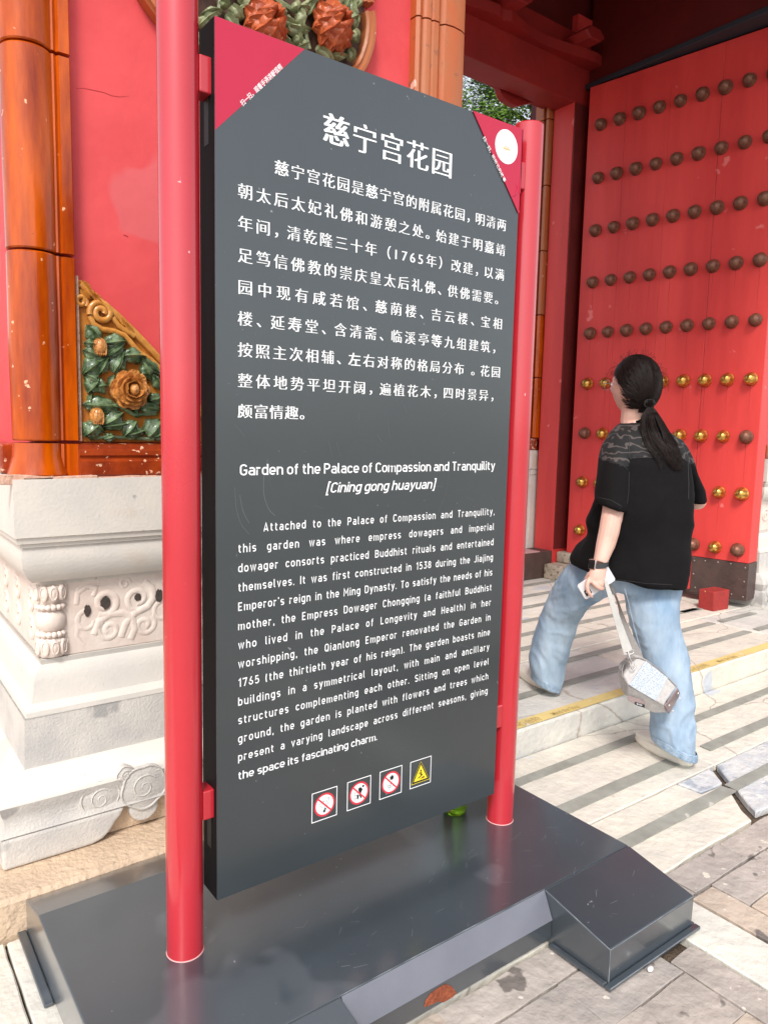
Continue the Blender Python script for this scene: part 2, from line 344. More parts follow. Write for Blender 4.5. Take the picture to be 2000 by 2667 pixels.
def build_pedestal(parent, x0, x1, yf, yb, cut=True):
    rg = pedestal(x0, x1, yf, yb)
    def part(name, i0, i1, m, bev=.004, smooth=True):
        b = MB(); b.rings([rg(*PROF[i]) for i in range(i0, i1+1)]); return b.build(name, m, parent, smooth=smooth, bevel=0, angle=28)
    idx = [k for k, _ in enumerate(PROF)]
    top = part('top_block', 33, 35, M['marble']); up = part('upper_moulding', 22, 33, M['marble']); dd = part('carved_waist', 20, 22, M['dado'])
    lo = part('lower_moulding', 11, 21, M['marble']); mid = part('middle_block', 10, 12, M['marble_worn'])
    return top, up, dd, lo, mid
PX0, PX1, PYF = .400, 2.01, 2.222
build_pedestal(pier, PX0, PX1, PYF, 4.30)
# plinth: upper rounded band, then lower foot cut into a cloud shape
b = MB(); rg = pedestal(PX0, PX1, PYF, 4.30)
b.rings([rg(*PROF[i]) for i in range(3, 7)]); b.build('plinth_moulding', M['marble_worn'], pier, smooth=True, angle=60); b = MB(); b.rings([rg(*PROF[i]) for i in range(6, 11)]); b.build('plinth_moulding', M['marble'], pier, smooth=True, angle=60)
b = MB()
foot = [(.322, .110), (.560, .110), (.590, .118), (.612, .135), (.628, .160), (.645, .175), (.658, .200), (.322, .200)]
b.prism(foot, PYF-.083, PYF+.25, 'y')
b.box(PX0-.080, PX0+.14, PYF+.25, 4.2, .110, .20)
b.build('plinth_foot', M['marble_worn'], pier, bevel=.010, seg=3)
b = MB()
for cx in (1.35, 1.75):
    b.prism([(cx-.2, .11), (cx+.2, .11), (cx+.24, .2), (cx-.24, .2)], PYF-.08, PYF+.2, 'y')
b.build('plinth_foot', M['marble_worn'], pier, bevel=.01)
b = MB(); b.box(.45, 1.95, PYF-.045, PYF+.1, .112, .20); b.build('plinth_apron', M['tanslab'], pier)
# cloud scrolls
def spiral(cx, cz, r0, r1, turns, a0, n=34, y=0, sgn=1, ex=1.0):
    out = []
    for i in range(n):
        t = i/(n-1); a = a0+sgn*t*turns*2*math.pi; r = r0+(r1-r0)*t
        out.append((cx+r*math.cos(a)*ex, y, cz+r*math.sin(a)))
    return out
YN = Vector((0, 1, 0))
def cloud(cx, cz, r, y, lob=5, ph=0.0, dep=.03, sx=1.0):
    b = MB(); n = 60; rings = []
    for k, (s, o) in enumerate(((1.0, .03), (1.0, -.003), (.975, -.006), (.93, -.006), (.905, -.002), (.86, -.003), (.5, -.006), (.02, -.007))):
        rings.append([(cx+sx*r*s*(1+.09*abs(math.sin(lob/2*(t*2*math.pi/n+ph)))*1.0)*math.cos(t*2*math.pi/n), y+o, cz+r*s*(1+.09*abs(math.sin(lob/2*(t*2*math.pi/n+ph))))*math.sin(t*2*math.pi/n)) for t in range(n)])
    b.rings(rings)
    b.tube([(p[0], p[1], p[2]) for p in spiral(cx, cz, r*.62, r*.10, 1.4, 0.6, 34, y-.0055, 1, sx)], .0030, 6)
    return b
cy_ = PYF-.078
c1 = cloud(.588, .240, .054, cy_+.008, 5, .3); c1.build('cloud_scroll', M['marble_worn'], pier, smooth=True, angle=50)
c1 = cloud(.716, .244, .066, cy_+.002, 5, .9, sx=1.02); c1.build('cloud_scroll', M['marble_worn'], pier, smooth=True, angle=50)
c1 = cloud(.662, .296, .026, cy_+.004, 5, .1); c1.build('cloud_scroll', M['marble_worn'], pier, smooth=True, angle=50)
b = MB(); b.prism([(.672+.045*math.cos(a*math.pi/12)+.045, .178+.045*math.sin(a*math.pi/12)) for a in range(24)], cy_+.004, cy_+.07, 'y'); b.build('cloud_scroll', M['marble_worn'], pier, bevel=.006)
# waist carving
yd = PYF+.071
carve = MB()
def curl(pts, r=.009, rr=None, n=8): carve.tube([(p[0], yd+.0025, p[1]) for p in pts], [(rr or r)*1.45]*len(pts), n, flat=(YN, .42))
def sp(cx, cz, r0, r1, turns, a0, sgn=1): return [(p[0], p[2]) for p in spiral(cx, cz, r0, r1, turns, a0, 26, 0, sgn)]
for gx in (0.0, .235, .47, .705, .94):
    curl(sp(.655+gx, .795, .042, .016, 1.1, 4.2), .009); curl(sp(.755+gx, .795, .040, .014, 1.1, 5.2, -1), .008)
    curl(sp(.665+gx, .708, .036, .008, 1.3, 2.2), .008); curl(sp(.775+gx, .708, .036, .008, 1.3, .8, -1), .008)
    curl([(.62+gx, .70), (.635+gx, .74), (.67+gx, .757), (.71+gx, .755), (.735+gx, .735), (.745+gx, .70), (.73+gx, .668)], .010)
    curl([(.70+gx, .68), (.715+gx, .72), (.745+gx, .75), (.785+gx, .765), (.805+gx, .79), (.80+gx, .825), (.775+gx, .845)], .010)
    curl(sp(.715+gx, .848, .018, .006, 1.1, 0), .005); curl(sp(.60+gx, .745, .034, .020, .8, 1.2), .007)
    for q in range(4): curl([(.585+gx+q*.055, .663), (.60+gx+q*.055, .672), (.615+gx+q*.055, .663)], .006)
curl([(.572, .84), (.60, .862), (.64, .866)], .006); curl([(.570, .80), (.575, .835), (.60, .85), (.63, .845), (.62, .82)], .007); curl([(.575, .76), (.568, .70), (.590, .67)], .007)
carve.build('scroll_carving', M['dado'], pier, smooth=True, angle=80)
hol = MB()
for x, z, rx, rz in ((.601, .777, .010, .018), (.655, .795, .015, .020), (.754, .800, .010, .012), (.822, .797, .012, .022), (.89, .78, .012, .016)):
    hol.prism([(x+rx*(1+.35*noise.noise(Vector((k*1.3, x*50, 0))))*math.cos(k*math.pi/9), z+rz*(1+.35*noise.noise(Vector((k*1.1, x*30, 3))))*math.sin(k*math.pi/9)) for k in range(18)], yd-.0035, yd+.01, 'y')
hol.build('pierced_hollow', M['groove'], pier)  # hollows drawn as flat dark patches on the carving
# left-side carving hints
sidec = MB()
for gy in (2.42, 2.62, 2.82, 3.02):
    for cz in (.80, .71):
        sidec.tube([(PX0+.071, gy+q[0], cz+q[1]) for q in [(p[0], p[2]) for p in spiral(0, 0, .04, .012, 1.2, 1, 20)]], .008, 6, flat=(Vector((1, 0, 0)), .7))
sidec.build('scroll_carving', M['dado'], pier, smooth=True)
# corner baluster of lotus petals and beads
bal = empty('corner_baluster', (0, 0, 0)); bal.parent = pier; bal.location = (.502-1.2, 2.30-3.3, .65-.11)
bx, by = .502, PYF+.078
b = MB(); prof = [(.652, .036), (.66, .040), (.70, .044), (.712, .030), (.728, .030), (.738, .040), (.752, .044), (.77, .043), (.785, .036), (.792, .028), (.812, .028), (.820, .034), (.85, .042), (.866, .038)]
b.rings([[(bx+r*math.cos(t*math.pi/14), by+.012+r*math.sin(t*math.pi/14), z) for t in range(28)] for z, r in prof]); b.build('shaft', M['dado'], bal, smooth=True)
for z in (.720, .802):
    for k in range(9):
        a = math.pi+k*math.pi/8; c = Vector((bx+.036*math.cos(a), by+.012+.036*math.sin(a), z)); b = MB()
        b.rings([[(c.x+.0095*math.sin(p)*math.cos(q*math.pi/5), c.y+.0095*math.sin(p)*math.sin(q*math.pi/5), c.z+.0095*math.cos(p)) for q in range(10)] for p in (.05, .6, 1.2, 1.57, 1.94, 2.5, 3.09)])
        b.build('bead', M['dado'], bal, smooth=True)
for zc, s in ((.845, 1), (.682, -1)):
    for k in range(5):
        a = math.pi+(k+.5)*math.pi/5; b = MB(); c = Vector((bx+.038*math.cos(a), by+.012+.038*math.sin(a), zc)); T = Vector((-math.sin(a), math.cos(a), 0)); Nn = Vector((math.cos(a), math.sin(a), 0))
        b.rings([[c+T*(.0125*q*math.cos(t*math.pi/8))+UP*(.025*q*math.sin(t*math.pi/8))+Nn*o for t in range(16)] for q, o in ((1, 0), (.92, .008), (.7, .010), (.66, .007), (.3, .009), (.02, .010))])
        b.build('lotus_petal', M['dado'], bal, smooth=True)

# red wall body
WY = 2.302
b = MB(); b.box(.470, 1.99, WY, 4.28, 1.185, 5.6); b.build('wall_body', M['wall'], pier)
# glazed base course: front with mouldings
def course(name, x0, x1, m, zs=0):
    b = MB(); P = [(2.232, 1.187), (2.226, 1.195), (2.228, 1.232), (2.238, 1.240), (2.238, 1.246), (2.232, 1.250), (2.234, 1.262), (2.246, 1.268), (2.250, 1.280), (2.270, 1.284), (2.31, 1.284), (2.31, 1.187)]
    b.rings([[(x, p[0], p[1]) for p in P] for x in (x0, x1)]); return b.build(name, m, pier, smooth=True, angle=30)
course('base_tile', .575, 1.04, M['glaze_dark']); course('base_tile', 1.043, 1.50, M['glaze_dark']); course('base_tile', 1.503, 1.80, M['glaze_dark'])
b = MB(); b.box(.40, 2.0, 2.228, 2.3, 1.178, 1.188); b.build('mortar_bed', M['mortar'], pier)
b = MB()
for x, wd, hh, dd in ((.42, .16, .010, .006), (.52, .2, .007, .004), (.70, .2, .005, .004), (.93, .2, .006, .005)):
    b.prism(wobble([(x-wd/2, 1.176), (x+wd/2, 1.176), (x+wd/2, 1.184+hh), (x-wd/2, 1.184+hh)], .02, .007, x*9), 2.2195, 2.235, 'y')
b.build('mortar_smear', M['mortar'], pier, bevel=.003)
# column: foot (flared) and drums
ccx, ccy, cr = .478, 2.300, .066
def drum(z0, z1, m, foot=False, name='column_tile'):
    b = MB(); n = 40
    def ring(z, k=0.0, dx=0.0): return [(ccx+dx+(cr+k)*math.cos(2*math.pi*t/n), ccy+(cr+k)*math.sin(2*math.pi*t/n), z) for t in range(n)]
    if foot: b.rings([ring(z0, .010), ring(z0+.010, .016), ring(z0+.022, .012), ring(z0+.04, .007), ring(z0+.06, .002), ring(z1, 0)])
    else: b.rings([ring(z0, -.003), ring(z0+.004, 0), ring((z0+z1)/2, .0015), ring(z1-.004, 0), ring(z1, -.003)])
    # flat fillets joined to the drum
    P = [(.530, 2.262), (.537, 2.258), (.545, 2.266), (.551, 2.258), (.578, 2.258), (.582, 2.264), (.582, 2.31), (.530, 2.31)]
    e = .006 if foot else 0
    b.rings([[(x, y-e, z) for x, y in P] for z in (z0+.002, z1-.002)])
    return b.build(name, m, pier, smooth=True, angle=32)
drum(1.186, 1.284, M['glaze'], True, 'column_base_tile')
zj = [1.290, 1.812, 2.343, 2.88, 3.42, 3.96]
for a, c in zip(zj[:-1], zj[1:]): drum(a, c-.006, M['glaze'])
b = MB(); b.box(.585, .592, 2.272, 2.31, 1.29, 1.76); b.build('mortar_line', M['mortar'], pier)
b = MB(); b.box(PX0+.005, .47, 2.45, 4.28, 1.187, 1.275); b.build('base_tile', M['glaze_dark'], pier, bevel=.006)
# right-hand column of this pier
def rcol(z0, z1, m):
    b = MB(); P = [(1.792, 2.31), (1.792, 2.268), (1.803, 2.258), (1.814, 2.261), (1.820, 2.268), (1.826, 2.258), (1.838, 2.252), (1.850, 2.252), (1.858, 2.258), (1.864, 2.250), (1.884, 2.248), (1.894, 2.254), (1.899, 2.264), (1.904, 2.256), (1.914, 2.244), (1.95, 2.238), (1.99, 2.241), (2.014, 2.250), (2.022, 2.266), (2.022, 2.42), (1.96, 2.42), (1.96, 2.31)]
    b.rings([[(x, y, z) for x, y in P] for z in (z0, z1)]); b.build('column_tile', m, pier, smooth=True, angle=35)
rz = [1.187, 1.29, 1.81, 2.33, 2.848, 3.38, 3.9, 4.4]
for k, (a, c) in enumerate(zip(rz[:-1], rz[1:])): rcol(a, c-.006, M['glaze_pale'])

# --- relief builders on the wall face
def leaf_mesh(b, p0, p1, wd, y, lift=.020, curl=0.0, mi=0, lobes=0.12, n=9, m=6, blunt=False):
    p0 = Vector((p0[0], 0, p0[1])); p1 = Vector((p1[0], 0, p1[1])); ax = p1-p0; L = ax.length; ax.normalize(); si = Vector((-ax.z, 0, ax.x))
    rows = []
    for i in range(n):
        t = i/(n-1); prof = (math.sin(math.pi*min(1, t*.96+.04))**.75)*(1+lobes*math.sin(t*13)) if not blunt else max(.12, (math.sin(math.pi*(.10+.80*t))**.8)*(1.15 if t > .3 else .9)*(1 if t < .9 else .82))
        row = []
        for j in range(m+1):
            s = (j/m)*2-1; h = lift*(.30+.7*math.sin(math.pi*min(1, .15+t*.8)))*(1-.45*abs(s)**1.5)+.007*math.cos(s*9)*(1-abs(s)) - .006*abs(math.sin(t*11))*(abs(s)) if not blunt else lift*(.45+.75*t)*(1-.10*abs(s)**2)-lift*.5*(1-s*s)*math.sin(math.pi*t)*.6
            c = p0+ax*(L*t)+si*(wd/2*prof*s)+si*(curl*L*t*t)
            row.append((c.x, y-max(h, .003), c.z))
        row.append((row[-1][0], y+.004, row[-1][2])); row.insert(0, (row[0][0], y+.004, row[0][2]))
        rows.append(row)
    b.rings(rows, caps=True, mi=mi, closed=False)
def flower(b, cx, cz, r, y, layers=((9, 1.0, 0.0, .012), (7, .80, .4, .020), (5, .58, .1, .028), (4, .36, .6, .034)), squash=1.0, mi=0, up=0.0, blunt=True, wf=1.08):
    for n, s, ph, lift in layers:
        for k in range(n):
            a = 2*math.pi*(k+ph)/n+up
            q0 = (cx+r*.10*math.cos(a), cz+r*.10*math.sin(a)*squash); q1 = (cx+r*s*math.cos(a), cz+r*s*math.sin(a)*squash)
            leaf_mesh(b, q0, q1, r*s*2*math.pi/n*wf, y-lift*.6, lift, .10*math.sin(k*2.1), mi, .02, 9, 6, blunt)
    b.rings([[(cx+r*.25*math.sin(p)*math.cos(q*math.pi/6), y-.055-.02*math.cos(p), cz+r*.32*math.sin(p)*math.sin(q*math.pi/6)) for q in range(12)] for p in (1.57, 1.1, .6, .05)])
def q4(x, y): return (x*600/1659, 650+y*600/1659)
def W(px, y=2.285): v = onY(px, y); return (v.x, v.z)
corner = empty('corner_relief', (.60, 2.30, 1.285)); place(corner, pier); corner.location = Vector((.60, 2.30, 1.285))-Vector(pier.location)
plate = [(.592, 1.287), (.592, 1.752), (.606, 1.752), (.628, 1.735), (.665, 1.705), (.708, 1.674), (.76, 1.628), (.80, 1.590), (.845, 1.545), (.89, 1.490), (.94, 1.435), (.985, 1.385), (1.02, 1.34), (1.05, 1.287)]
def pl(o): # cancel nested parents
    return o
def cbuild(b, name, m, parent, **k):
    o = b.build(name, m, None, **k); o.parent = parent
    q = Vector((0, 0, 0)); p = parent
    while p is not None: q += Vector(p.location); p = p.parent
    o.location = -q; return o
b = MB(); b.prism(plate, 2.284, 2.304, 'y'); cbuild(b, 'back_plate', M['relief'], corner, bevel=.003)
b = MB()
outer = [(x, z-.012) for x, z in plate[2:-1]]
b.tube([(x-.006, 2.279, z) for x, z in outer], .011, 8)
b.tube([(.624, 2.278, 1.652), (.632, 2.276, 1.630), (.655, 2.276, 1.617), (.69, 2.277, 1.615), (.722, 2.278, 1.606), (.745, 2.278, 1.580), (.765, 2.278, 1.558), (.80, 2.278, 1.540), (.83, 2.278, 1.512), (.87, 2.278, 1.475), (.92, 2.278, 1.425), (.97, 2.278, 1.37)], [.009]*8+[.010]*4, 8)
b.tube([(x, 2.276, z) for x, _, z in spiral(.652, .0, .034, .008, 1.55, 3.3, 30, 0, -1)] if False else [(p[0], 2.274, p[2]) for p in spiral(.655, 1.664, .034, .008, 1.6, 3.4, 32, 0, -1)], .0095, 8)
b.tube([(.688, 2.277, 1.655), (.705, 2.277, 1.632), (.735, 2.277, 1.615), (.752, 2.277, 1.606)], .008, 8)
b.tube([(p[0], 2.277, p[2]) for p in spiral(.600, 1.690, .018, .006, 1.3, 5.5, 20, 0, 1)], .007, 8)
for x, z in ((.615, 1.735), (.628, 1.718), (.645, 1.706), (.612, 1.712), (.720, 1.645), (.735, 1.632)):
    leaf_mesh(b, (x-.012, z+.012), (x+.012, z-.014), .022, 2.277, .012)
cbuild(b, 'scroll_border', M['reliefhi'], corner, smooth=True, angle=60)
LV = [((720, 660), (610, 550), 80), ((680, 685), (600, 670), 50), ((745, 680), (905, 655), 90), ((770, 770), (900, 685), 62), ((700, 770), (590, 735), 70), ((740, 790), (580, 880), 95),
      ((770, 775), (700, 915), 60), ((870, 770), (1040, 750), 85), ((860, 770), (815, 890), 95), ((710, 960), (600, 900), 85), ((700, 930), (640, 1040), 80), ((680, 990), (770, 975), 80),
      ((840, 1135), (590, 1120), 100), ((1010, 780), (1150, 910), 62), ((1030, 820), (1075, 940), 75), ((1090, 900), (1160, 1010), 55), ((1160, 1060), (1060, 1100), 70), ((1000, 1125), (1150, 1165), 70),
      ((740, 1260), (890, 1185), 100), ((710, 1250), (600, 1345), 100), ((650, 1240), (755, 1310), 70), ((730, 1275), (930, 1262), 55), ((970, 1235), (890, 1345), 90), ((1060, 1350), (1150, 1215), 115),
      ((1030, 1300), (900, 1350), 60), ((1100, 1350), (1260, 1290), 90), ((1220, 1250), (1400, 1310), 85), ((1200, 1090), (1390, 1190), 90), ((880, 740), (830, 900), 70), ((820, 1340), (740, 1365), 50), ((1200, 1180), (1330, 1130), 80)]
for (a0, a1, wd) in LV:
    b = MB(); w0, w1 = W(q4(*a0)), W(q4(*a1)); wm = wd*600/1659*.00118
    leaf_mesh(b, w0, w1, wm*1.38, 2.284, .028, random.uniform(-.12, .12), n=11)
    cbuild(b, 'leaf', M['leafg'], corner, smooth=True, angle=70)
cl = random.Random(4)
for k in range(46):
    x0 = cl.uniform(.606, .96); z0 = cl.uniform(1.305, 1.66)
    if z0 > 1.64-(x0-.60)*.95 or math.hypot(x0-.733, z0-1.445) < .055: continue
    a2 = cl.uniform(0, 6.283); b = MB(); leaf_mesh(b, (x0, z0), (x0+.042*math.cos(a2), z0+.042*math.sin(a2)), cl.uniform(.018, .028), 2.286, .014, cl.uniform(-.3, .3), n=7, m=4); cbuild(b, 'leaf', M['leafg'], corner, smooth=True, angle=70)
b = MB(); c = W(q4(925, 1010)); flower(b, c[0], c[1], .058, 2.282, layers=((9, 1.0, 0.0, .014), (8, .80, .4, .024), (6, .60, .1, .034), (5, .40, .5, .042)), squash=1.05)
pass; cbuild(b, 'peony_flower', M['petal'], corner, smooth=True, angle=60)
for cx, cy in ((710, 705), (690, 1200), (1300, 1150)):
    b = MB(); c = W(q4(cx, cy)); rr = .021
    b.rings([[(c[0]+rr*math.sin(p)*math.cos(q*math.pi/9)*(1+.08*math.cos(q*2)), 2.272-.022*math.sin(p)*0-.020*math.cos(0)*1*math.sin(p)*abs(math.sin(q*math.pi/9)) if False else 2.270+rr*math.sin(p)*math.sin(q*math.pi/9)*1.1, c[1]+rr*1.35*math.cos(p)) for q in range(18)] for p in (.05, .5, .9, 1.3, 1.7, 2.1, 2.6, 3.09)])
    for k in range(5): leaf_mesh(b, (c[0]+(k-2)*.006, c[1]-.024), (c[0]+(k-2)*.004, c[1]+.022), .012, 2.256, .008, n=6, m=3)
    cbuild(b, 'flower_bud', M['petal'], corner, smooth=True, angle=60)
b = MB()
for pts in ([(620, 1150), (700, 1120), (840, 1120), (960, 1190), (1120, 1180)], [(760, 720), (800, 800), (850, 860)], [(640, 1360), (760, 1350), (900, 1355), (1100, 1365)], [(1000, 760), (1090, 820), (1150, 900)]):
    b.tube([(W(q4(*p))[0], 2.274, W(q4(*p))[1]) for p in pts], .006, 6)
cbuild(b, 'stem', M['leafg'], corner, smooth=True)

# --- medallion high on the wall
med = empty('medallion_relief', (1.17, 2.30, 2.9)); med.parent = pier; med.location = Vector((1.17, 2.30, 2.9))-Vector(pier.location)
half = [(1.17, 2.475), (1.30, 2.478), (1.42, 2.50), (1.50, 2.54), (1.555, 2.60), (1.585, 2.68), (1.592, 2.75), (1.580, 2.80), (1.572, 2.86), (1.585, 2.95), (1.572, 3.05), (1.53, 3.14), (1.45, 3.21), (1.33, 3.25), (1.17, 3.26)]
loop = half+[(2.34-x, z) for x, z in half[::-1]][1:-1]
b = MB(); b.prism(loop, 2.292, 2.306, 'y'); cbuild(b, 'back_plate', M['medback'], med)
segs = [(0, 7), (7, 14), (14, 21), (21, 28)]
for s0, s1 in segs:
    pts = [loop[i % len(loop)] for i in range(s0, s1+1)]
    fine = []
    for i in range(len(pts)-1):
        for j in range(4):
            fine.append(Vector(pts[i]).lerp(Vector(pts[i+1]), j/4))
    fine.append(Vector(pts[-1]))
    fine = [Vector((p.x, p.y)) for p in fine]
    for _ in range(2): fine = [fine[0]]+[(fine[i-1]+fine[i]*2+fine[i+1])/4 for i in range(1, len(fine)-1)]+[fine[-1]]
    rs = []
    for i, p in enumerate(fine):
        t = (fine[min(i+1, len(fine)-1)]-fine[max(0, i-1)]).normalized(); nn = Vector((t.y, -t.x))
        rs.append([(p.x+nn.x*o, yy, p.y+nn.y*o) for o, yy in ((-.022, 2.300), (-.022, 2.262), (-.014, 2.254), (-.008, 2.260), (-.002, 2.260), (.004, 2.250), (.014, 2.252), (.018, 2.262), (.022, 2.266), (.022, 2.300))])
    b = MB(); b.rings(rs[1:-1] if len(rs) > 4 else rs); cbuild(b, 'rim_tile', M['glaze_pale'], med, smooth=True, angle=35)
def qm(x, y): return (500+x*.30139, y*.30139)
ML = [((240, 130), (60, 70), 70), ((200, 120), (90, 210), 95), ((330, 60), (420, 190), 95), ((300, 80), (240, 10), 60), ((480, -20), (430, 70), 90), ((730, 60), (790, 195), 95), ((870, 30), (900, 110), 75), ((900, 80), (1000, 110), 60),
      ((910, 100), (965, 235), 100), ((820, 240), (950, 330), 100), ((880, 300), (930, 410), 75), ((1220, -10), (1290, 50), 95), ((1430, 10), (1415, 80), 60), ((1330, 190), (1425, 150), 90), ((1380, 150), (1410, 260), 80), ((1380, 270), (1415, 385), 75),
      ((1330, 430), (1390, 525), 90), ((1070, 430), (1210, 500), 90), ((1190, 480), (1320, 530), 55), ((60, 290), (50, 430), 70), ((110, 170), (60, 250), 85), ((600, -60), (680, -10), 90), ((1000, -60), (1080, 20), 90), ((1100, -40), (1000, 40), 80),
      ((100, 480), (60, 600), 80), ((900, 420), (1000, 400), 80), ((150, 330), (260, 380), 80), ((380, 380), (480, 470), 80), ((1100, -120), (1220, -100), 90), ((700, -160), (820, -120), 90), ((300, -140), (420, -100), 90), ((90, -90), (190, -130), 80)]
for a0, a1, wd in ML:
    b = MB(); leaf_mesh(b, W(qm(*a0), 2.27), W(qm(*a1), 2.27), wd*.30139*.00128, 2.268, .034, random.uniform(-.35, .35), n=10); cbuild(b, 'leaf', M['medleaf'], med, smooth=True, angle=70)
b = MB()
for pts in ([(970, 230), (985, 330), (1010, 430)], [(700, -20), (790, 40), (880, 100), (1000, 20)], [(1350, -10), (1400, 60), (1420, 130)], [(240, -20), (230, 90), (180, 150)], [(1060, 20), (1150, 60)]):
    b.tube([(W(qm(*p), 2.275)[0], 2.272, W(qm(*p), 2.275)[1]) for p in pts], .008, 6)
cbuild(b, 'stem', M['medleaf'], med, smooth=True)
ml = random.Random(21)
for k in range(120):   # the rest of the wreath, filling the whole medallion
    a = ml.uniform(0, 6.283); rr_ = math.sqrt(ml.uniform(.02, 1)); x0, z0 = 1.17+.37*rr_*math.cos(a), 2.865+.34*rr_*math.sin(a)
    if 2.55 < z0 < 2.80 and rr_ < .6: continue
    a2 = ml.uniform(0, 6.283); b = MB(); leaf_mesh(b, (x0, z0), (x0+.06*math.cos(a2), z0+.06*math.sin(a2)), ml.uniform(.028, .042), 2.272, .022, ml.uniform(-.4, .4), n=8); cbuild(b, 'leaf', M['medleaf'], med, smooth=True, angle=70)
for cx_, cz_ in ((1.17, 3.08), (1.00, 2.95), (1.36, 2.97)):
    b = MB(); flower(b, cx_, cz_, .072, 2.268, layers=((11, 1.0, 0.0, .030), (9, .84, .5, .046), (7, .64, .2, .060), (5, .44, .6, .072)), squash=1.15, blunt=False, wf=1.35); cbuild(b, 'lotus_flower', M['lotus'], med, smooth=True, angle=50)
for cx, cy in ((1195, 250), (620, 235)):
    c = W(qm(cx, cy), 2.26); b = MB()
    flower(b, c[0], c[1], .078, 2.268, layers=((11, 1.0, 0.0, .030), (9, .84, .5, .046), (7, .64, .2, .060), (5, .44, .6, .072)), squash=1.15, blunt=False, wf=1.35)
    cbuild(b, 'lotus_flower', M['lotus'], med, smooth=True, angle=50)
# hairline crack and chips in plaster
b = MB(); cr_pts = [(475, 547), (520, 545), (570, 555), (640, 570), (690, 590), (740, 598), (800, 593)]
def q1(x, y): return (x*700/1659, y*700/1659)
b.tube([(W(q1(*p), WY)[0], WY, W(q1(*p), WY)[1]) for p in cr_pts], [.0004, .0008, .001, .001, .001, .0008, .0004], 5)
b.tube([(W(q1(*p), WY)[0], WY, W(q1(*p), WY)[1]) for p in ((765, 1450), (780, 1455), (792, 1462))], .0015, 5)
b.build('plaster_crack', mat('crack', (.36, .022, .028), rough=.9), pier)

# ================================================================ RIGHT PIER
rp = empty('gate_pier', (5.9, 3.3, .11)); tag(rp, 'red wall pier on carved marble pedestal at the right edge, behind the open door leaf', 'wall')
build_pedestal(rp, 5.385, 7.6, 2.62, 4.3)
b = MB(); rg = pedestal(5.385, 7.6, 2.62, 4.3); b.rings([rg(*PROF[i]) for i in range(0, 11)]); b.build('plinth_moulding', M['marble_worn'], rp, smooth=True, angle=40)
c1 = cloud(5.42, .21, .06, 2.532, 5, .3); c1.build('cloud_scroll', M['marble_worn'], rp, smooth=True, angle=50)
b = MB()
for gx in (0, .2, .4):
    b.tube([(5.56+gx+p[0], 2.69, .76+p[2]) for p in spiral(0, 0, .05, .012, 1.4, 1, 24)], .009, 6, flat=(YN, .7))
    b.tube([(5.452, 2.78+gx+p[0], .76+p[2]) for p in spiral(0, 0, .05, .012, 1.4, 1, 24)], .009, 6)
b.build('scroll_carving', M['dado'], rp, smooth=True)
b = MB(); b.box(5.45, 7.5, 2.70, 4.28, 1.185, 5.6); b.build('wall_body', M['wall'], rp)
b = MB(); b.box(5.40, 7.55, 2.64, 4.29, 1.187, 1.285); b.build('base_tile', M['glaze_dark'], rp, bevel=.006)

# outer jamb seen through the opening
oj = empty('gate_jamb', (5.0, 4.6, .12)); tag(oj, 'narrow outer jamb of marble and orange glazed tile seen past the door frame', 'wall')
b = MB(); b.box(4.80, 5.6, 4.33, 4.56, .121, .97); b.box(4.815, 5.6, 4.335, 4.545, .97, 1.02); b.box(4.795, 5.6, 4.33, 4.57, 1.02, 1.185); b.build('pedestal', M['marble'], oj, bevel=.008)
b = MB()
for z in (.55, .58, .61, .64): b.box(4.793, 4.80, 4.345, 4.39, z, z+.012)
b.build('carved_band', M['dado'], oj)
jz = [1.29, 1.80, 2.32, 2.84, 3.36, 3.88, 4.4]
for k, (a, c) in enumerate(zip(jz[:-1], jz[1:])):
    for y0, y1 in ((4.318, 4.352), (4.372, 4.46)):
        b = MB(); b.box(4.815 if y0 < 4.35 else 4.81, 4.92, y0, y1, a, c-.006); b.build('column_tile', M['glaze'] if k < 2 else M['glaze_pale'], oj, bevel=.006)
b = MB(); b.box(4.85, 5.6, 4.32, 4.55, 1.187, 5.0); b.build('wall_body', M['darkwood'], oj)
b = MB(); b.box(4.80, 4.95, 4.32, 4.48, 1.187, 1.286); b.build('base_tile', M['glaze_dark'], oj, bevel=.01)

# ================================================================ GATE FRAME
gf = empty('palace_gate', (3.5, 4.2, .12)); tag(gf, 'red timber door frame of the palace gate with lintel, post and brown threshold', 'gate')
b = MB(); b.box(4.856, 5.04, 4.10, 4.305, .12, 4.6); b.build('frame_post', M['wood'], gf, bevel=.004)
b = MB(); b.box(2.0, 2.15, 4.10, 4.305, .12, 4.6); b.build('frame_post', M['wood'], gf, bevel=.004)
b = MB(); b.box(2.05, 5.3, 4.098, 4.307, 3.940, 4.45); b.build('lintel', M['shaded_wood'], gf, bevel=.004)
b = MB(); b.box(2.15, 4.853, 4.10, 4.30, .12, .345); b.build('threshold', M['thresh'], gf, bevel=.006)
b = MB(); b.box(2.15, 4.70, 4.10, 4.31, .3455, .352); b.build('threshold_cap', mat('pale_worn_threshold', (.55, .33, .32), (.45, .25, .24), 9, .6), gf)
b = MB(); b.box(4.862, 5.035, 4.088, 4.099, .36, 3.94); b.build('shade_gap_strip', M['darkwood'], gf)  # dark strip painting in the shaded gap between post and door leaf
# wavy hinge board under the ceiling
b = MB(); wav = []
for k in range(60):
    x = 2.1+3.3*k/59; y = 3.99+.035*abs(math.sin((x-3.05)*math.pi/.95))+.02*math.sin(x*6.1)
    if abs(x-3.97) < .03: y += .03
    wav.append((x, y))
b.prism(wav+[(5.4, 4.096), (2.1, 4.096)], 4.215, 4.29, 'z'); b.build('hinge_board', M['shaded_wood'], gf)
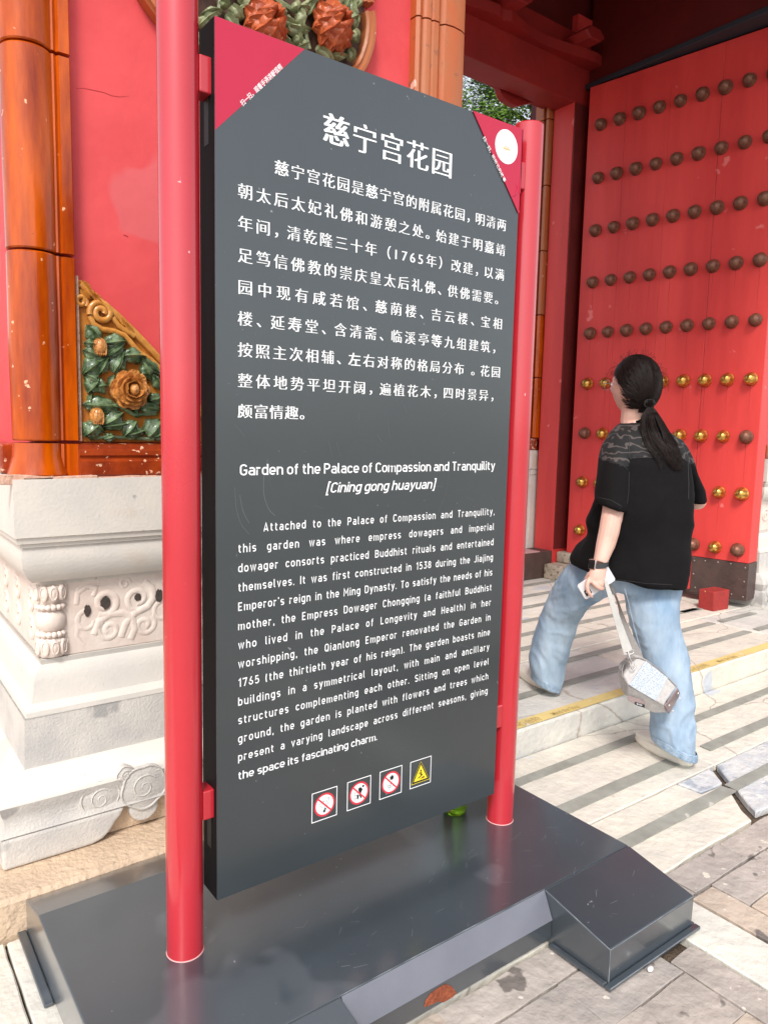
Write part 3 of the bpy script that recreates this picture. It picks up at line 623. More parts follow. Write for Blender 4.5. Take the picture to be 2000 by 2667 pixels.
# eave brow behind the lintel with its hanging cusp
b = MB(); b.prism([(2.1, 4.2), (2.1, 3.985), (4.20, 3.982), (4.262, 3.975), (4.285, 3.93), (4.32, 3.900), (4.40, 3.886), (4.46, 3.884), (4.52, 3.905), (4.60, 3.945), (4.68, 3.968), (5.2, 3.975), (5.2, 4.2)], 4.34, 4.40, 'y')
b.build('brow_board', M['shaded_wood'], gf, bevel=.006)
# peg ends
for x, z in ((3.98, 4.335), (4.78, 4.335), (3.15, 4.335)):
    b = MB(); b.rings([[(x+rr*.115*math.cos(k*math.pi/3), y, z+rr*.052*math.sin(k*math.pi/3)) for k in range(6)] for y, rr in ((4.1, 1), (3.87, 1), (3.86, .9))]); b.build('lintel_peg', M['shaded_wood'], gf, bevel=.004)
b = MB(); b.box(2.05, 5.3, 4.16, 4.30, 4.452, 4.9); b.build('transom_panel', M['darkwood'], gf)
# roof underside over the passage
rf = empty('gate_roof', (3.8, 3.4, 4.9)); tag(rf, 'dark red roof underside above the gate passage', 'roof')
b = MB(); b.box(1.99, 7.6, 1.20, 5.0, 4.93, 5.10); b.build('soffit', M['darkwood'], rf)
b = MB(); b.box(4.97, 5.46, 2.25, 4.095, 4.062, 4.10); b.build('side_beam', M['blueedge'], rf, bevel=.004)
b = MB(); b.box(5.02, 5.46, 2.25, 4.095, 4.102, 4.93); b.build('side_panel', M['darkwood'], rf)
b = MB(); b.box(1.99, 7.6, 1.20, 1.36, 4.36, 4.928); b.build('sky_block_beam', M['darkwood'], rf)  # unseen beam added to keep sky and sun off the lintel
b = MB(); b.box(-.5, 7.8, .90, 4.8, 5.60, 5.75); b.build('eave_slab', M['glaze_dark'], rf)  # eave reach lengthened, like the soffit's, to shade the lintel
# pivot stone
b = MB(); b.box(4.745, 5.35, 3.72, 4.092, .118, .245); b.box(4.90, 5.12, 3.90, 4.094, .247, .335)
ps = b.build('pivot_stone', mat('pitted_stone', (.50, .42, .33), (.34, .28, .22), 14, .8, bump=1, bscale=60, spots=[((.2, .16, .12), 30, .6)]), None, bevel=.012)
tag(ps, 'pitted grey pivot stone under the door hinge at the threshold', 'stone')

# ================================================================ DOOR LEAF
dl = empty('door_leaf', (5.15, 2.58, .18)); tag(dl, 'open red gate leaf with nine rows of domed brass studs', 'door')
ddir = Vector((-.14, .99, 0)).normalized(); dn = Vector((ddir.y, -ddir.x, 0))   # dn points away from the camera
D0 = Vector((5.15, 2.58, 0))
def LP(s, t, z): return D0+ddir*s+dn*t+UP*z
def lbox(b, s0, s1, t0, t1, z0, z1):
    vs = [LP(s, t, z) for z in (z0, z1) for t in (t0, t1) for s in (s0, s1)]
    return b.add(vs, [(0, 2, 3, 1), (4, 5, 7, 6), (0, 1, 5, 4), (1, 3, 7, 5), (3, 2, 6, 7), (2, 0, 4, 6)])
b = MB(); lbox(b, .42, 1.46, 0, .16, .335, 4.05); lbox(b, 0, .4199, 0, .16, .452, 4.05); lbox(b, .401, .4201, .001, .159, .2, .46)
door = b.build('door_panel', M['wood'], dl, bevel=.004)
b = MB(); lbox(b, -.003, .40, -.003, .163, .18, .45); mp_ = b.build('iron_shoe', M['thresh'], dl, bevel=.003)
b = MB(); lbox(b, .42, 1.46, .002, .158, .20, .335); b.build('bottom_rail', M['wood'], dl)
def dome(b, c, nrm, r, h, n=14, mi=0, rim=True):
    a = Vector((0, 0, 1)); x = a.cross(nrm).normalized(); y = nrm.cross(x)
    P = ([(1.0, 0), (1.04, .10), (1.0, .20), (.90, .26)] if rim else [(1, 0)])+[(.90*math.cos(t), .26+.74*math.sin(t)) for t in (.25, .55, .85, 1.15, 1.4, 1.54)]
    b.rings([[c+x*(r*q*math.cos(k*2*math.pi/n))+y*(r*q*math.sin(k*2*math.pi/n))+nrm*(h*o) for k in range(n)] for q, o in P], mi=mi)
b = MB(); sr = random.Random(5)
for k in range(9):
    s_ = .08+.1575*k
    for r in range(3, 9):
        if sr.random() < .75:
            z1 = 3.74-.40*r-.05; L_ = sr.uniform(.10, .34); n_ = 7
            b.tube([LP(s_+.0015*sr.gauss(0, 1), -.0002, z1-L_*i/n_) for i in range(n_+1)], [.0011*(1-.8*i/n_) for i in range(n_+1)], 4)
for s_ in (.42, .79, 1.14): b.tube([LP(s_+.002*sr.gauss(0, 1), .0002, .47+3.4*i/24) for i in range(25)], [.0005+.0009*abs(sr.gauss(0, .6)) for _ in range(25)], 4)
b.build('plank_seam', mat('seam_dark_red', (.22, .012, .012), rough=.7), dl)
stud_me = {}
for key in ('bronze', 'gold'):
    b = MB(); dome(b, Vector((0, 0, 0)), -dn, .0465, .070, 20); stud_me[key] = b.mesh('stud', M[key], True)
for r in range(9):
    for k in range(9):
        z = 3.74-.40*r; s = .08+.1575*k
        key = 'gold' if (5 <= r <= 7 and not (r == 6 and k in (0, 8))) or (r == 8 and k in (1, 3, 4, 8)) else 'bronze'
        o = bpy.data.objects.new('stud', stud_me[key]); COL.objects.link(o); o.parent = dl; o.location = LP(s, -.0, z)-Vector(dl.location)
        o.rotation_euler = (0, 0, 0); q = random.uniform(.95, 1.05); o.scale = (q, q, q)
rv_me = MB(); dome(rv_me, Vector((0, 0, 0)), -dn, .007, .005, 8, rim=False); rv_me = rv_me.mesh('rivet', mat('rivet_steel', (.35, .30, .28), rough=.4, metal=.8), True)
for s, z in ((.02, .42), (.02, .32), (.02, .21), (.12, .435), (.21, .432), (.30, .43), (.38, .42), (.38, .32), (.36, .22), (.10, .215), (.22, .215)):
    o = bpy.data.objects.new('rivet', rv_me); COL.objects.link(o); o.parent = dl; o.location = LP(s, -.003, z)-Vector(dl.location)
b = MB(); b.prism([(4.885, 2.668), (5.065, 2.655), (5.075, 2.775), (4.893, 2.79)], .119, .262, 'z')
bk = b.build('door_wedge', mat('chipped_red_block', (.36, .03, .025), (.28, .025, .022), 12, .7, bump=.5, spots=[((.62, .36, .16), 26, .68)]), None, bevel=.008)
tag(bk, 'small red wooden block wedged on the ground under the open door leaf', 'wedge')

# ================================================================ SIGN
sg = empty('information_sign', (1.11, 1.527, 0)); tag(sg, 'tall grey bilingual information board between two crimson posts on a slate grey metal stand', 'sign')
BX0, BX1, BZ0, BZ1, BY0, BY1 = .66, 1.549, .262, 2.162, 1.486, 1.563
# stand
zt, zf = .140, .097
b = MB()
def prof(x): return [(x, .995, .0), (x, .993, zf), (x, 1.206, zt), (x, 1.848, zt), (x, 2.0, zf), (x, 2.0, .0)]
def profr(x): return [(x, 1.172, .018), (x, 1.174, .070), (x, 1.206, zt), (x, 1.848, zt), (x, 2.0, zf), (x, 2.0, .0)]
def ridge_(x): return [(x, 1.206, .02), (x, 1.206, zt), (x, 1.848, zt), (x, 2.0, zf), (x, 2.0, 0)]
def foot_(x): return [(x, .995, 0), (x, .993, zf), (x, 1.2055, zt), (x, 1.2055, 0)]
def rec_(x): return [(x, 1.172, .018), (x, 1.174, .070), (x, 1.2055, zt-.0002), (x, 1.2055, .018)]
b.rings([ridge_(.352), ridge_(1.832)]); b.rings([foot_(.352), foot_(.815)]); b.rings([foot_(1.462), foot_(1.832)]); b.rings([rec_(.815), rec_(1.462)])
ledge = MB(); ledge.rings([[(x, 1.1735, .071), (x, 1.2050, .1392), (x, 1.2056, .1385), (x, 1.1742, .0703)] for x in (.817, 1.4605)])
st = b.build('stand', M['deck'], sg, bevel=.004, seg=2)
ledge.v = [(v[0], v[1]-.0016, v[2]+.0008) for v in ledge.v]; ledge.build('sky_sheen_ledge', mat('sky_sheen_grey', (.15, .155, .185), (.125, .13, .158), 5, .3, .4, coat=.5, coatr=.2, spots=[((.3, .3, .32), 60, .74)]), sg)  # chamfer sheet painted lighter for the sky it reflects; small spots are scuffs
for q in ((1.446, 1.846, .976, .994), (1.832, 1.847, .9945, 1.9), (1.446, 1.461, .9945, 1.172), (.815, .830, .9945, 1.172), (.337, .83, .976, .994), (.337, .3515, .9945, 1.40), (.330, .3515, 1.70, 2.03)):
    b = MB(); b.box(*q, .002, .012); b.build('flange', M['deck'], sg, bevel=.003)
b = MB(); pr = [(lambda v: (v.x, v.z))(onY((700+x*.42194, 2100+y*.42194), 1.1715)) for x, y in ((960, 1240), (968, 1205), (1000, 1160), (1040, 1130), (1092, 1100), (1130, 1112), (1158, 1150), (1135, 1190), (1080, 1222), (1040, 1205), (1010, 1222))]; pr = [(x, max(.019, z)) for x, z in pr]
b.prism(pr, 1.1712, 1.1745, 'y'); b.build('rust_patch', M['rust'], sg)
b = MB()
def worn(p, q, r=.0013):
    p, q = Vector(p), Vector(q); n = max(4, int((q-p).length/.02)); pts = [p.lerp(q, i/n) for i in range(n+1)]
    b.tube([v+Vector((0, 0, .0002)) for v in pts], [r*max(.15, .55+.9*noise.noise(v*19)) for v in pts], 5)
for e0, e1 in (((1.462, .993, zf), (1.832, .993, zf)), ((1.462, .993, zf), (1.462, 1.206, zt)), ((1.462, 1.206, zt), (1.463, 1.173, .07)), ((1.463, 1.173, .07), (1.463, 1.172, .02)), ((1.462, .993, 0), (1.462, .993, zf)), ((.815, 1.206, zt), (1.462, 1.206, zt)), ((.352, 1.848, zt), (.352, 2.0, zf)), ((1.447, .976, .012), (1.846, .976, .012))): worn(e0, e1, .0012)
b.build('worn_edge', mat('bare_edge_grey', (.26, .28, .30), (.16, .18, .20), 60, .5), sg, smooth=True)
# scratches on the stand
b = MB()
for k in range(60):
    x = random.uniform(.8, 1.8); y = random.uniform(1.02, 1.45); z = zt+.0004 if y > 1.206 else zf+(zt-zf)*(y-.993)/.213+.0006
    if y < 1.206 and x < 1.47: continue
    L = random.uniform(.008, .04); a = random.uniform(-.6, .9)
    x1, y1 = x+L*math.cos(a), y+L*math.sin(a); z1 = zt+.0004 if y1 > 1.206 else zf+(zt-zf)*(y1-.993)/.213+.0006
    wq = random.uniform(.0002, .0005); b.add([(x, y-wq, z), (x1, y1-wq, z1), (x1, y1+wq, z1), (x, y+wq, z)], [(0, 1, 2, 3)])
b.build('scratch', mat('scratch_grey', (.22, .23, .25), rough=.5), sg)
for px in (.600, 1.624):
    b = MB(); b.cyl((px, 1.529), .0412, zt-.002, 2.205, 48); b.build('post', M['post'], sg, smooth=True, bevel=.004, angle=40)
    b = MB(); b.cyl((px, 1.529), .0432, zt-.001, zt+.0018, 48, r2=.0418); b.build('paint_ring', M['bright_chip'], sg, smooth=True)
for x0, x1 in ((.635, .664), (1.547, 1.590)):
    for z0, z1 in ((2.018, 2.090), (.455, .524)):
        b = MB(); b.box(x0, x1, 1.503, 1.550, z0, z1); b.build('bracket', M['post'], sg, bevel=.003)
panel_m = [M['grey'], M['side']]
b = MB(); b.box(BX0, BX1, BY0+.002, BY1, BZ0, BZ1, 1); b.box(BX0, BX1, BY0, BY0+.0019, BZ0, BZ1, 0)
panel = b.build('panel', panel_m, sg)
for z0, z1 in ((1.925, 2.016), (.375, .452)):
    b = MB(); b.box(BX0-.001, BX0+.003, 1.515, 1.537, z0, z1); b.build('side_slot', M['black'], sg)
TY = BY0-.0005
def tri(p0, p1, p2, y): return [(p[0], y, p[1]) for p in (p0, p1, p2)]
b = MB(); b.add(tri((BX0+.0005, BZ1-.0005), (BX0+.0005, 1.944), (.868, BZ1-.0005), TY), [(0, 1, 2)]); sk1 = b.build('corner_sticker', M['sticker'], sg)
b = MB(); b.prism([(1.366, BZ1+.001), (1.5485, 1.942), (1.552, 1.95), (1.552, BZ1+.001)], BY0-.0030, BY0-.0012, 'y'); b.box(1.5495, 1.552, BY0-.003, BY0+.02, 1.95, BZ1); sk2 = b.build('corner_sticker', M['sticker'], sg)
b = MB(); b.add([(1.491+.0425*math.cos(k*math.pi/24), BY0-.0034, 2.1035+.0435*math.sin(k*math.pi/24)) for k in range(48)], [tuple(range(48))]); cbuild(b, 'white_disc', M['white'], sk2)
b = MB(); b.box(1.478, 1.504, BY0-.0038, BY0-.0036, 2.0955, 2.1005); b.box(1.481, 1.501, BY0-.0038, BY0-.0036, 2.1025, 2.1045)
cbuild(b, 'roof_emblem', M['tan'], sk2)
b = MB(); b.tube([(1.535, BY0-.0026, 2.02), (1.540, BY0-.004, 2.005), (1.532, BY0-.004, 1.99), (1.522, BY0-.003, 1.983)], .0016, 6); b.tube([(1.548, BY0-.003, 2.04), (1.549, BY0-.004, 1.995)], .0014, 6); cbuild(b, 'sticker_crease', M['sticker'], sk2, smooth=True)

def cjk(b, chars, xs, zb, hgt, wch, y=TY, bold=.010, hb=None):
    """characters with thick verticals and thin horizontals, like the printed serif face"""
    cs = [c for c in chars if c != ' ']; thin = text_meshes(cs, offset=-.011); full = text_meshes(cs, offset=0.0)
    it = iter([f_ if c in '慈寿左等嘉' else t_ for c, t_, f_ in zip(cs, thin, full)])
    for c, x in zip(chars, xs):
        if c == ' ': continue
        vs, fs = next(it)
        if not vs: continue
        dxs = (-bold, 0, bold) if bold > 0 else (0,)
        for k, dx in enumerate(dxs):
            b.add([(x+(v[0]+dx)*wch, y-k*.00012, zb+(v[1]+.06)*hgt) for v in vs], fs)
tb = MB()
tt = '慈宁宫花园'; cjk(tb, tt, [.916+k*.0790 for k in range(5)], 1.983, .071, .074, bold=.030)
tb.build('chinese_title', M['white'], panel)
rows = ['慈宁宫花园是慈宁宫的附属花园，明清两', '朝太后太妃礼佛和游憩之处。始建于明嘉靖', '年间，清乾隆三十年（1765年）改建，以满', '足笃信佛教的崇庆皇太后礼佛、供佛需要。', '园中现有咸若馆、慈荫楼、吉云楼、宝相', '楼、延寿堂、含清斋、临溪亭等九组建筑，', '按照主次相辅、左右对称的格局分布 。花园', '整体地势平坦开阔，遍植花木，四时景异，', '颇富情趣。']
WCH = .0385
for k, s in enumerate(rows):
    x0 = .796 if k == 0 else .710; x1 = 1.507 if k != 3 else 1.51; zb = 1.8875-.0655*k
    adv = [0.62 if (c.isdigit()) else (.45 if c == ' ' else (.8 if c in '，。、' else 1.0)) for c in s]
    if k == 8: pitch = .0370/1*1.0; pos = []; x = x0; pitch = .0385
    else: pitch = (x1-x0-WCH)/(sum(adv[:-1]))
    pos = []; x = x0
    for a in adv: pos.append(x); x += a*pitch
    lb = MB()
    ci = [(c, p) for c, p in zip(s, pos)]
    cjk(lb, [c for c, _ in ci], [p for _, p in ci], zb, .0335, .0365, bold=.026)
    lb.build('text_line', M['white'], panel)
# ---- rounded technical letterforms drawn as strokes (cap height 1)
def _arc(cx, cy, rx, ry, a0, a1, n=5): return [(cx+rx*math.cos(rad(a0+(a1-a0)*k/n)), cy+ry*math.sin(rad(a0+(a1-a0)*k/n))) for k in range(n+1)]
_h, _X_, _C = .07, .67, .93
def _bowl(w, y0, y1, r=.20, x0=0.0):
    return _arc(x0+w-r, y1-r, r, r, 90, 0)+_arc(x0+w-r, y0+r, r, r, 0, -90)+_arc(x0+r, y0+r, r, r, -90, -180)+_arc(x0+r, y1-r, r, r, 180, 90)+[(x0+w-r, y1)]
def _arch(w, x0=0.0, y=_X_, r=.2, b=0.0): return [(x0, y-.20)]+_arc(x0+r*.9, y-r, r*.9, r, 180, 90)+_arc(x0+w-r, y-r, r, r, 90, 0)+[(x0+w, b)]
W1 = .42
GL = {
 'a': (W1, [[(.04, .60)]+_arc(.17, _X_-.10, .12, .10, 150, 90)+_arc(W1-.17, _X_-.17, .17, .17, 90, 0)+[(W1, 0)], [(W1, .41), (.16, .41)]+_arc(.16, .24, .16, .17, 90, 270)+[(W1-.1, _h), (W1, .14)]]),
 'b': (W1, [[(0, 0), (0, 1)], _bowl(W1, _h, _X_)]), 'd': (W1, [[(W1, 0), (W1, 1)], _bowl(W1, _h, _X_)]),
 'c': (.38, [_arc(.38-.16, _X_-.16, .16, .16, 10, 90)+_arc(.2, _X_-.2, .2, .2, 90, 180)+_arc(.2, _h+.2, .2, .2, 180, 270)+_arc(.38-.16, _h+.16, .16, .16, 270, 350)]),
 'e': (W1, [[(0, .34), (W1, .34)]+_arc(W1-.2, _X_-.2, .2, .2, 0, 90)+_arc(.2, _X_-.2, .2, .2, 90, 180)+_arc(.2, _h+.2, .2, .2, 180, 270)+_arc(W1-.2, _h+.17, .19, .17, 270, 325)]),
 'f': (.26, [_arc(.24, _C-.14, .14, .14, 80, 180)+[(.10, 0)], [(-.03, _X_), (.27, _X_)]]),
 'g': (W1, [_bowl(W1, _h, _X_), [(W1, .74), (W1, 0)]+_arc(W1-.17, -.02, .17, .17, 0, -90)+[(.06, -.19)]]),
 'h': (W1, [[(0, 0), (0, 1)], _arch(W1)]), 'i': (0, [[(0, 0), (0, .74)], [(0, .86), (0, 1)]]), 'j': (.06, [[(.06, .74), (.06, -.06)]+_arc(-.04, -.08, .10, .10, 0, -90), [(.06, .86), (.06, 1)]]),
 'k': (.38, [[(0, 0), (0, 1)], [(.37, .74), (.05, .36)], [(.13, .44), (.40, 0)]]), 'l': (.10, [[(0, 1), (0, .20)]+_arc(.13, .20, .13, .13, 180, 270)]),
 'm': (.70, [[(0, 0), (0, .74)], _arch(.35), _arch(.35, .35)]), 'n': (W1, [[(0, 0), (0, .74)], _arch(W1)]), 'o': (W1, [_bowl(W1, _h, _X_)]),
 'p': (W1, [[(0, -.26), (0, .74)], _bowl(W1, _h, _X_)]), 'q': (W1, [[(W1, -.26), (W1, .74)], _bowl(W1, _h, _X_)]),
 'r': (.27, [[(0, 0), (0, .74)], [(0, .48)]+_arc(.18, _X_-.2, .18, .2, 180, 90)+[(.29, _X_-.03)]]),
 's': (.38, [[(.37, .59)]+_arc(.25, _X_-.10, .10, .10, 60, 90)+_arc(.15, _X_-.15, .15, .15, 90, 235, 6)+[(.26, .345)]+_arc(.23, _h+.15, .15, .15, 50, -90, 6)+_arc(.13, _h+.10, .11, .10, 270, 215)]),
 't': (.26, [[(.08, .90), (.08, .24)]+_arc(.24, .23, .16, .16, 180, 270)+[(.28, _h)], [(-.04, _X_), (.27, _X_)]]),
 'u': (W1, [[(0, .74)]+_arc(.2, _h+.2, .2, .2, 180, 270)+_arc(W1-.18, _h+.2, .18, .2, 270, 360), [(W1, 0), (W1, .74)]]),
 'v': (.42, [[(0, .74), (.21, .03), (.42, .74)]]), 'w': (.66, [[(0, .74), (.165, .03), (.33, .72), (.495, .03), (.66, .74)]]), 'x': (.4, [[(0, .74), (.4, 0)], [(0, 0), (.4, .74)]]),
 'y': (.42, [[(0, .74), (.23, .05)], [(.42, .74), (.16, -.14), (.03, -.20)]]), 'z': (.38, [[(0, _X_), (.37, _X_), (.01, _h), (.39, _h)]]),
 'A': (.52, [[(0, 0), (.26, .98), (.52, 0)], [(.09, .24), (.43, .24)]]), 'B': (.48, [[(0, 0), (0, 1)], [(0, _C), (.26, _C)]+_arc(.26, .73, .19, .20, 90, -90)+[(0, .53)], [(.26, .53)]+_arc(.26, .30, .22, .23, 90, -90)+[(0, _h)]]),
 'C': (.46, [_arc(.25, _C-.21, .21, .21, 15, 90)+_arc(.23, _C-.23, .23, .23, 90, 180)+_arc(.23, _h+.23, .23, .23, 180, 270)+_arc(.25, _h+.21, .21, .21, 270, 345)]),
 'D': (.48, [[(0, _h), (0, _C), (.24, _C)]+_arc(.24, _C-.24, .24, .24, 90, 0)+_arc(.24, _h+.24, .24, .24, 0, -90)+[(0, _h)]]), 'E': (.42, [[(.42, _C), (0, _C), (0, _h), (.42, _h)], [(0, .5), (.36, .5)]]),
 'G': (.48, [_arc(.26, _C-.21, .21, .21, 15, 90)+_arc(.23, _C-.23, .23, .23, 90, 180)+_arc(.23, _h+.23, .23, .23, 180, 270)+_arc(.26, _h+.22, .22, .22, 270, 360)+[(.48, .46), (.25, .46)]]),
 'H': (.48, [[(0, 0), (0, 1)], [(.48, 0), (.48, 1)], [(0, .5), (.48, .5)]]), 'I': (0, [[(0, 0), (0, 1)]]), 'J': (.36, [[(.36, 1), (.36, .26)]+_arc(.17, .26, .19, .19, 0, -100)+[(-.0, .12)]]), 'L': (.40, [[(0, 1), (0, _h), (.42, _h)]]),
 'M': (.62, [[(0, 0), (0, .96), (.31, .36), (.62, .96), (.62, 0)]]), 'P': (.46, [[(0, 0), (0, _C), (.24, _C)]+_arc(.24, _C-.235, .22, .235, 90, -90, 8)+[(0, _C-.47)]]),
 'Q': (.48, [_bowl(.48, _h, _C, .23), [(.30, .24), (.50, .0)]]), 'S': (.46, [_arc(.26, _C-.18, .18, .18, 20, 90)+_arc(.22, _C-.215, .21, .215, 90, 245, 8)+[(.26, .50)]+_arc(.25, _h+.215, .21, .215, 60, -90, 8)+_arc(.20, _h+.18, .20, .18, 270, 200)]),
 'T': (.50, [[(0, _C), (.50, _C)], [(.25, 0), (.25, _C)]]),
 '1': (.24, [[(.0, .76), (.22, .97), (.22, 0)]]), '3': (.44, [[(.02, _C), (.42, _C), (.22, .57)]+_arc(.22, .32, .22, .25, 80, -90, 7)+_arc(.18, .25, .18, .18, 270, 200)]),
 '5': (.44, [[(.40, _C), (.06, _C), (.03, .50), (.10, .58)]+_arc(.23, .33, .21, .27, 100, -90, 7)+_arc(.18, .25, .18, .18, 270, 205)]), '6': (.44, [[(.30, 1), (.06, .50)]+_arc(.22, .29, .22, .22, 165, 525, 14)]),
 '7': (.44, [[(0, .82), (0, _C), (.44, _C), (.16, 0)]]), '8': (.44, [_arc(.22, .72, .19, .20, -90, 270, 12), _arc(.22, .29, .22, .22, 90, 450, 12)]),
 '.': (0, [[(0, 0), (0, .14)]]), ',': (.04, [[(.05, .15), (.03, -.12)]]), "'": (0, [[(0, .78), (0, 1)]]), '(': (.14, [_arc(.2, .43, .2, .6, 125, 235)]), ')': (.14, [_arc(-.06, .43, .2, .6, -55, 55)]), '[': (.14, [[(.16, 1.05), (0, 1.05), (0, -.18), (.16, -.18)]]), ']': (.14, [[(-.02, 1.05), (.14, 1.05), (.14, -.18), (-.02, -.18)]])}
STK = .132
def stroke_word(b, wd, x0, zb, sx, sz, y, shear=0.0, track=.135):
    x = 0
    for ch in wd:
        w_, pl_ = GL[ch]; x += STK/2
        for pts in pl_:
            n = len(pts); L = []; Rr = []
            for i, p in enumerate(pts):
                a = pts[max(i-1, 0)]; c = pts[min(i+1, n-1)]
                if i > 0 and i < n-1:
                    d1 = Vector((p[0]-a[0], p[1]-a[1])); d2 = Vector((c[0]-p[0], c[1]-p[1]))
                    if d1.length < 1e-5 or d2.length < 1e-5: d = (d1+d2).normalized(); k = 1
                    else: d1.normalize(); d2.normalize(); d = (d1+d2); d = d.normalized() if d.length > 1e-4 else d1; k = 1/max(.5, d.dot(d1))
                else: d = Vector((c[0]-a[0], c[1]-a[1])).normalized(); k = 1
                nx, ny = -d.y*STK/2*k, d.x*STK/2*k; L.append((p[0]+nx, p[1]+ny)); Rr.append((p[0]-nx, p[1]-ny))
            yy = y-.00007*pl_.index(pts); vs = [(x0+(x+q[0]+shear*q[1])*sx, yy, zb+q[1]*sz) for q in L+Rr]
            b.add(vs, [(i, i+1, n+i+1, n+i) for i in range(n-1)])
        x += w_+STK/2+track
    return x-track
def word_w(wd, track=.135): return sum(GL[c][0]+STK+track for c in wd)-track
def eng(lines, y=TY):
    for s, x0, x1, zb, sz, sx, sh, mode in lines:
        words = s.split(' '); tr_ = .135 if mode else .085
        def tot(k, t): return sum(word_w(w_, t) for w_ in words)*k
        n = len(words)-1
        space = .30*sx if mode else .50*sx
        ratio = (x1-x0-n*space)/tot(sx, tr_)
        k = min(1.04, max(.90, ratio))*sx if mode else ratio*sx
        rest = (x1-x0)-tot(k, tr_)
        t2 = tr_
        if mode and rest/n > .42*sx:        # loose lines are letter-spaced as well
            nc = sum(len(w_) for w_ in words); t2 = tr_+min(.10, (rest-n*.42*sx)/(nc*k)*.55); rest = (x1-x0)-tot(k, t2)
        gap = rest/n; x = x0; b = MB()
        for w_ in words:
            stroke_word(b, w_, x, zb, k, sz, y, sh, t2); x += word_w(w_, t2)*k+gap
        b.build('text_line', M['white'], panel)
body = ['this garden was where empress dowagers and imperial', 'dowager consorts practiced Buddhist rituals and entertained', 'themselves. It was first constructed in 1538 during the Jiajing', "Emperor's reign in the Ming Dynasty. To satisfy the needs of his", 'mother, the Empress Dowager Chongqing (a faithful Buddhist', 'who lived in the Palace of Longevity and Health) in her', 'worshipping, the Qianlong Emperor renovated the Garden in', '1765 (the thirtieth year of his reign). The garden boasts nine', 'buildings in a symmetrical layout, with main and ancillary', 'structures complementing each other. Sitting on open level', 'ground, the garden is planted with flowers and trees which', 'present a varying landscape across different seasons, giving']
E_ = [('Attached to the Palace of Compassion and Tranquility,', .774, 1.503, 1.1105, .0196, .0184, 0, 1)]
for k, s in enumerate(body): E_.append((s, .712, 1.504, 1.0665-.04395*k, .0196, .0184, 0, 1))
E_.append(('the space its fascinating charm.', .712, 1.106, .5385, .0196, .0175, 0, 0))
eng(E_)
eng([('Garden of the Palace of Compassion and Tranquility', .716, 1.498, 1.238, .0245, .0200, 0, 0), ('[Cining gong huayuan]', .939, 1.277, 1.192, .0245, .0200, .20, 0)])
# small slanted captions on the stickers
for s, p0, p1, hs_, par, yy in (('扫一扫，观看手语讲解视频', (.722, 2.006), (.815, 2.108), .0125, sk1, BY0-.0009), ('扫一扫，听听它的故事', (1.403, 2.106), (1.488, 2.012), .0115, sk2, BY0-.0034)):
    (vs, fs), = text_meshes([s], offset=.01); bb = bounds(vs); d = Vector((p1[0]-p0[0], p1[1]-p0[1])); L = d.length; d.normalize(); nn = Vector((-d.y, d.x)); k = L/(bb[1]-bb[0])
    b = MB(); b.add([(p0[0]+d.x*(v[0]-bb[0])*k+nn.x*v[1]*hs_, yy, p0[1]+d.y*(v[0]-bb[0])*k+nn.y*v[1]*hs_) for v in vs], fs); cbuild(b, 'caption', M['white'], par)
# pictograms
def disc(b, cx, cz, r, y, mi, n=40): b.add([(cx+r*math.cos(k*2*math.pi/n), y, cz+r*math.sin(k*2*math.pi/n)) for k in range(n)], [tuple(range(n))], mi)
def poly(b, pts, y, mi): b.add([(p[0], y, p[1]) for p in pts], [tuple(range(len(pts)))], mi)
def ringm(b, cx, cz, r0, r1, y, mi, n=40):
    vs = []; fs = []
    for k in range(n): a = k*2*math.pi/n; vs += [(cx+r0*math.cos(a), y, cz+r0*math.sin(a)), (cx+r1*math.cos(a), y, cz+r1*math.sin(a))]
    for k in range(n): j = (k+1) % n; fs.append((2*k, 2*k+1, 2*j+1, 2*j))
    b.add(vs, fs, mi)
def line(b, pts, wd, y, mi):
    for p, q in zip(pts[:-1], pts[1:]):
        d = Vector((q[0]-p[0], q[1]-p[1])).normalized(); n = Vector((-d.y, d.x))*wd/2
        poly(b, [(p[0]+n.x, p[1]+n.y), (p[0]-n.x, p[1]-n.y), (q[0]-n.x, q[1]-n.y), (q[0]+n.x, q[1]+n.y)], y, mi)
PM = [M['white'], M['redprint'], M['black'], M['yellow']]
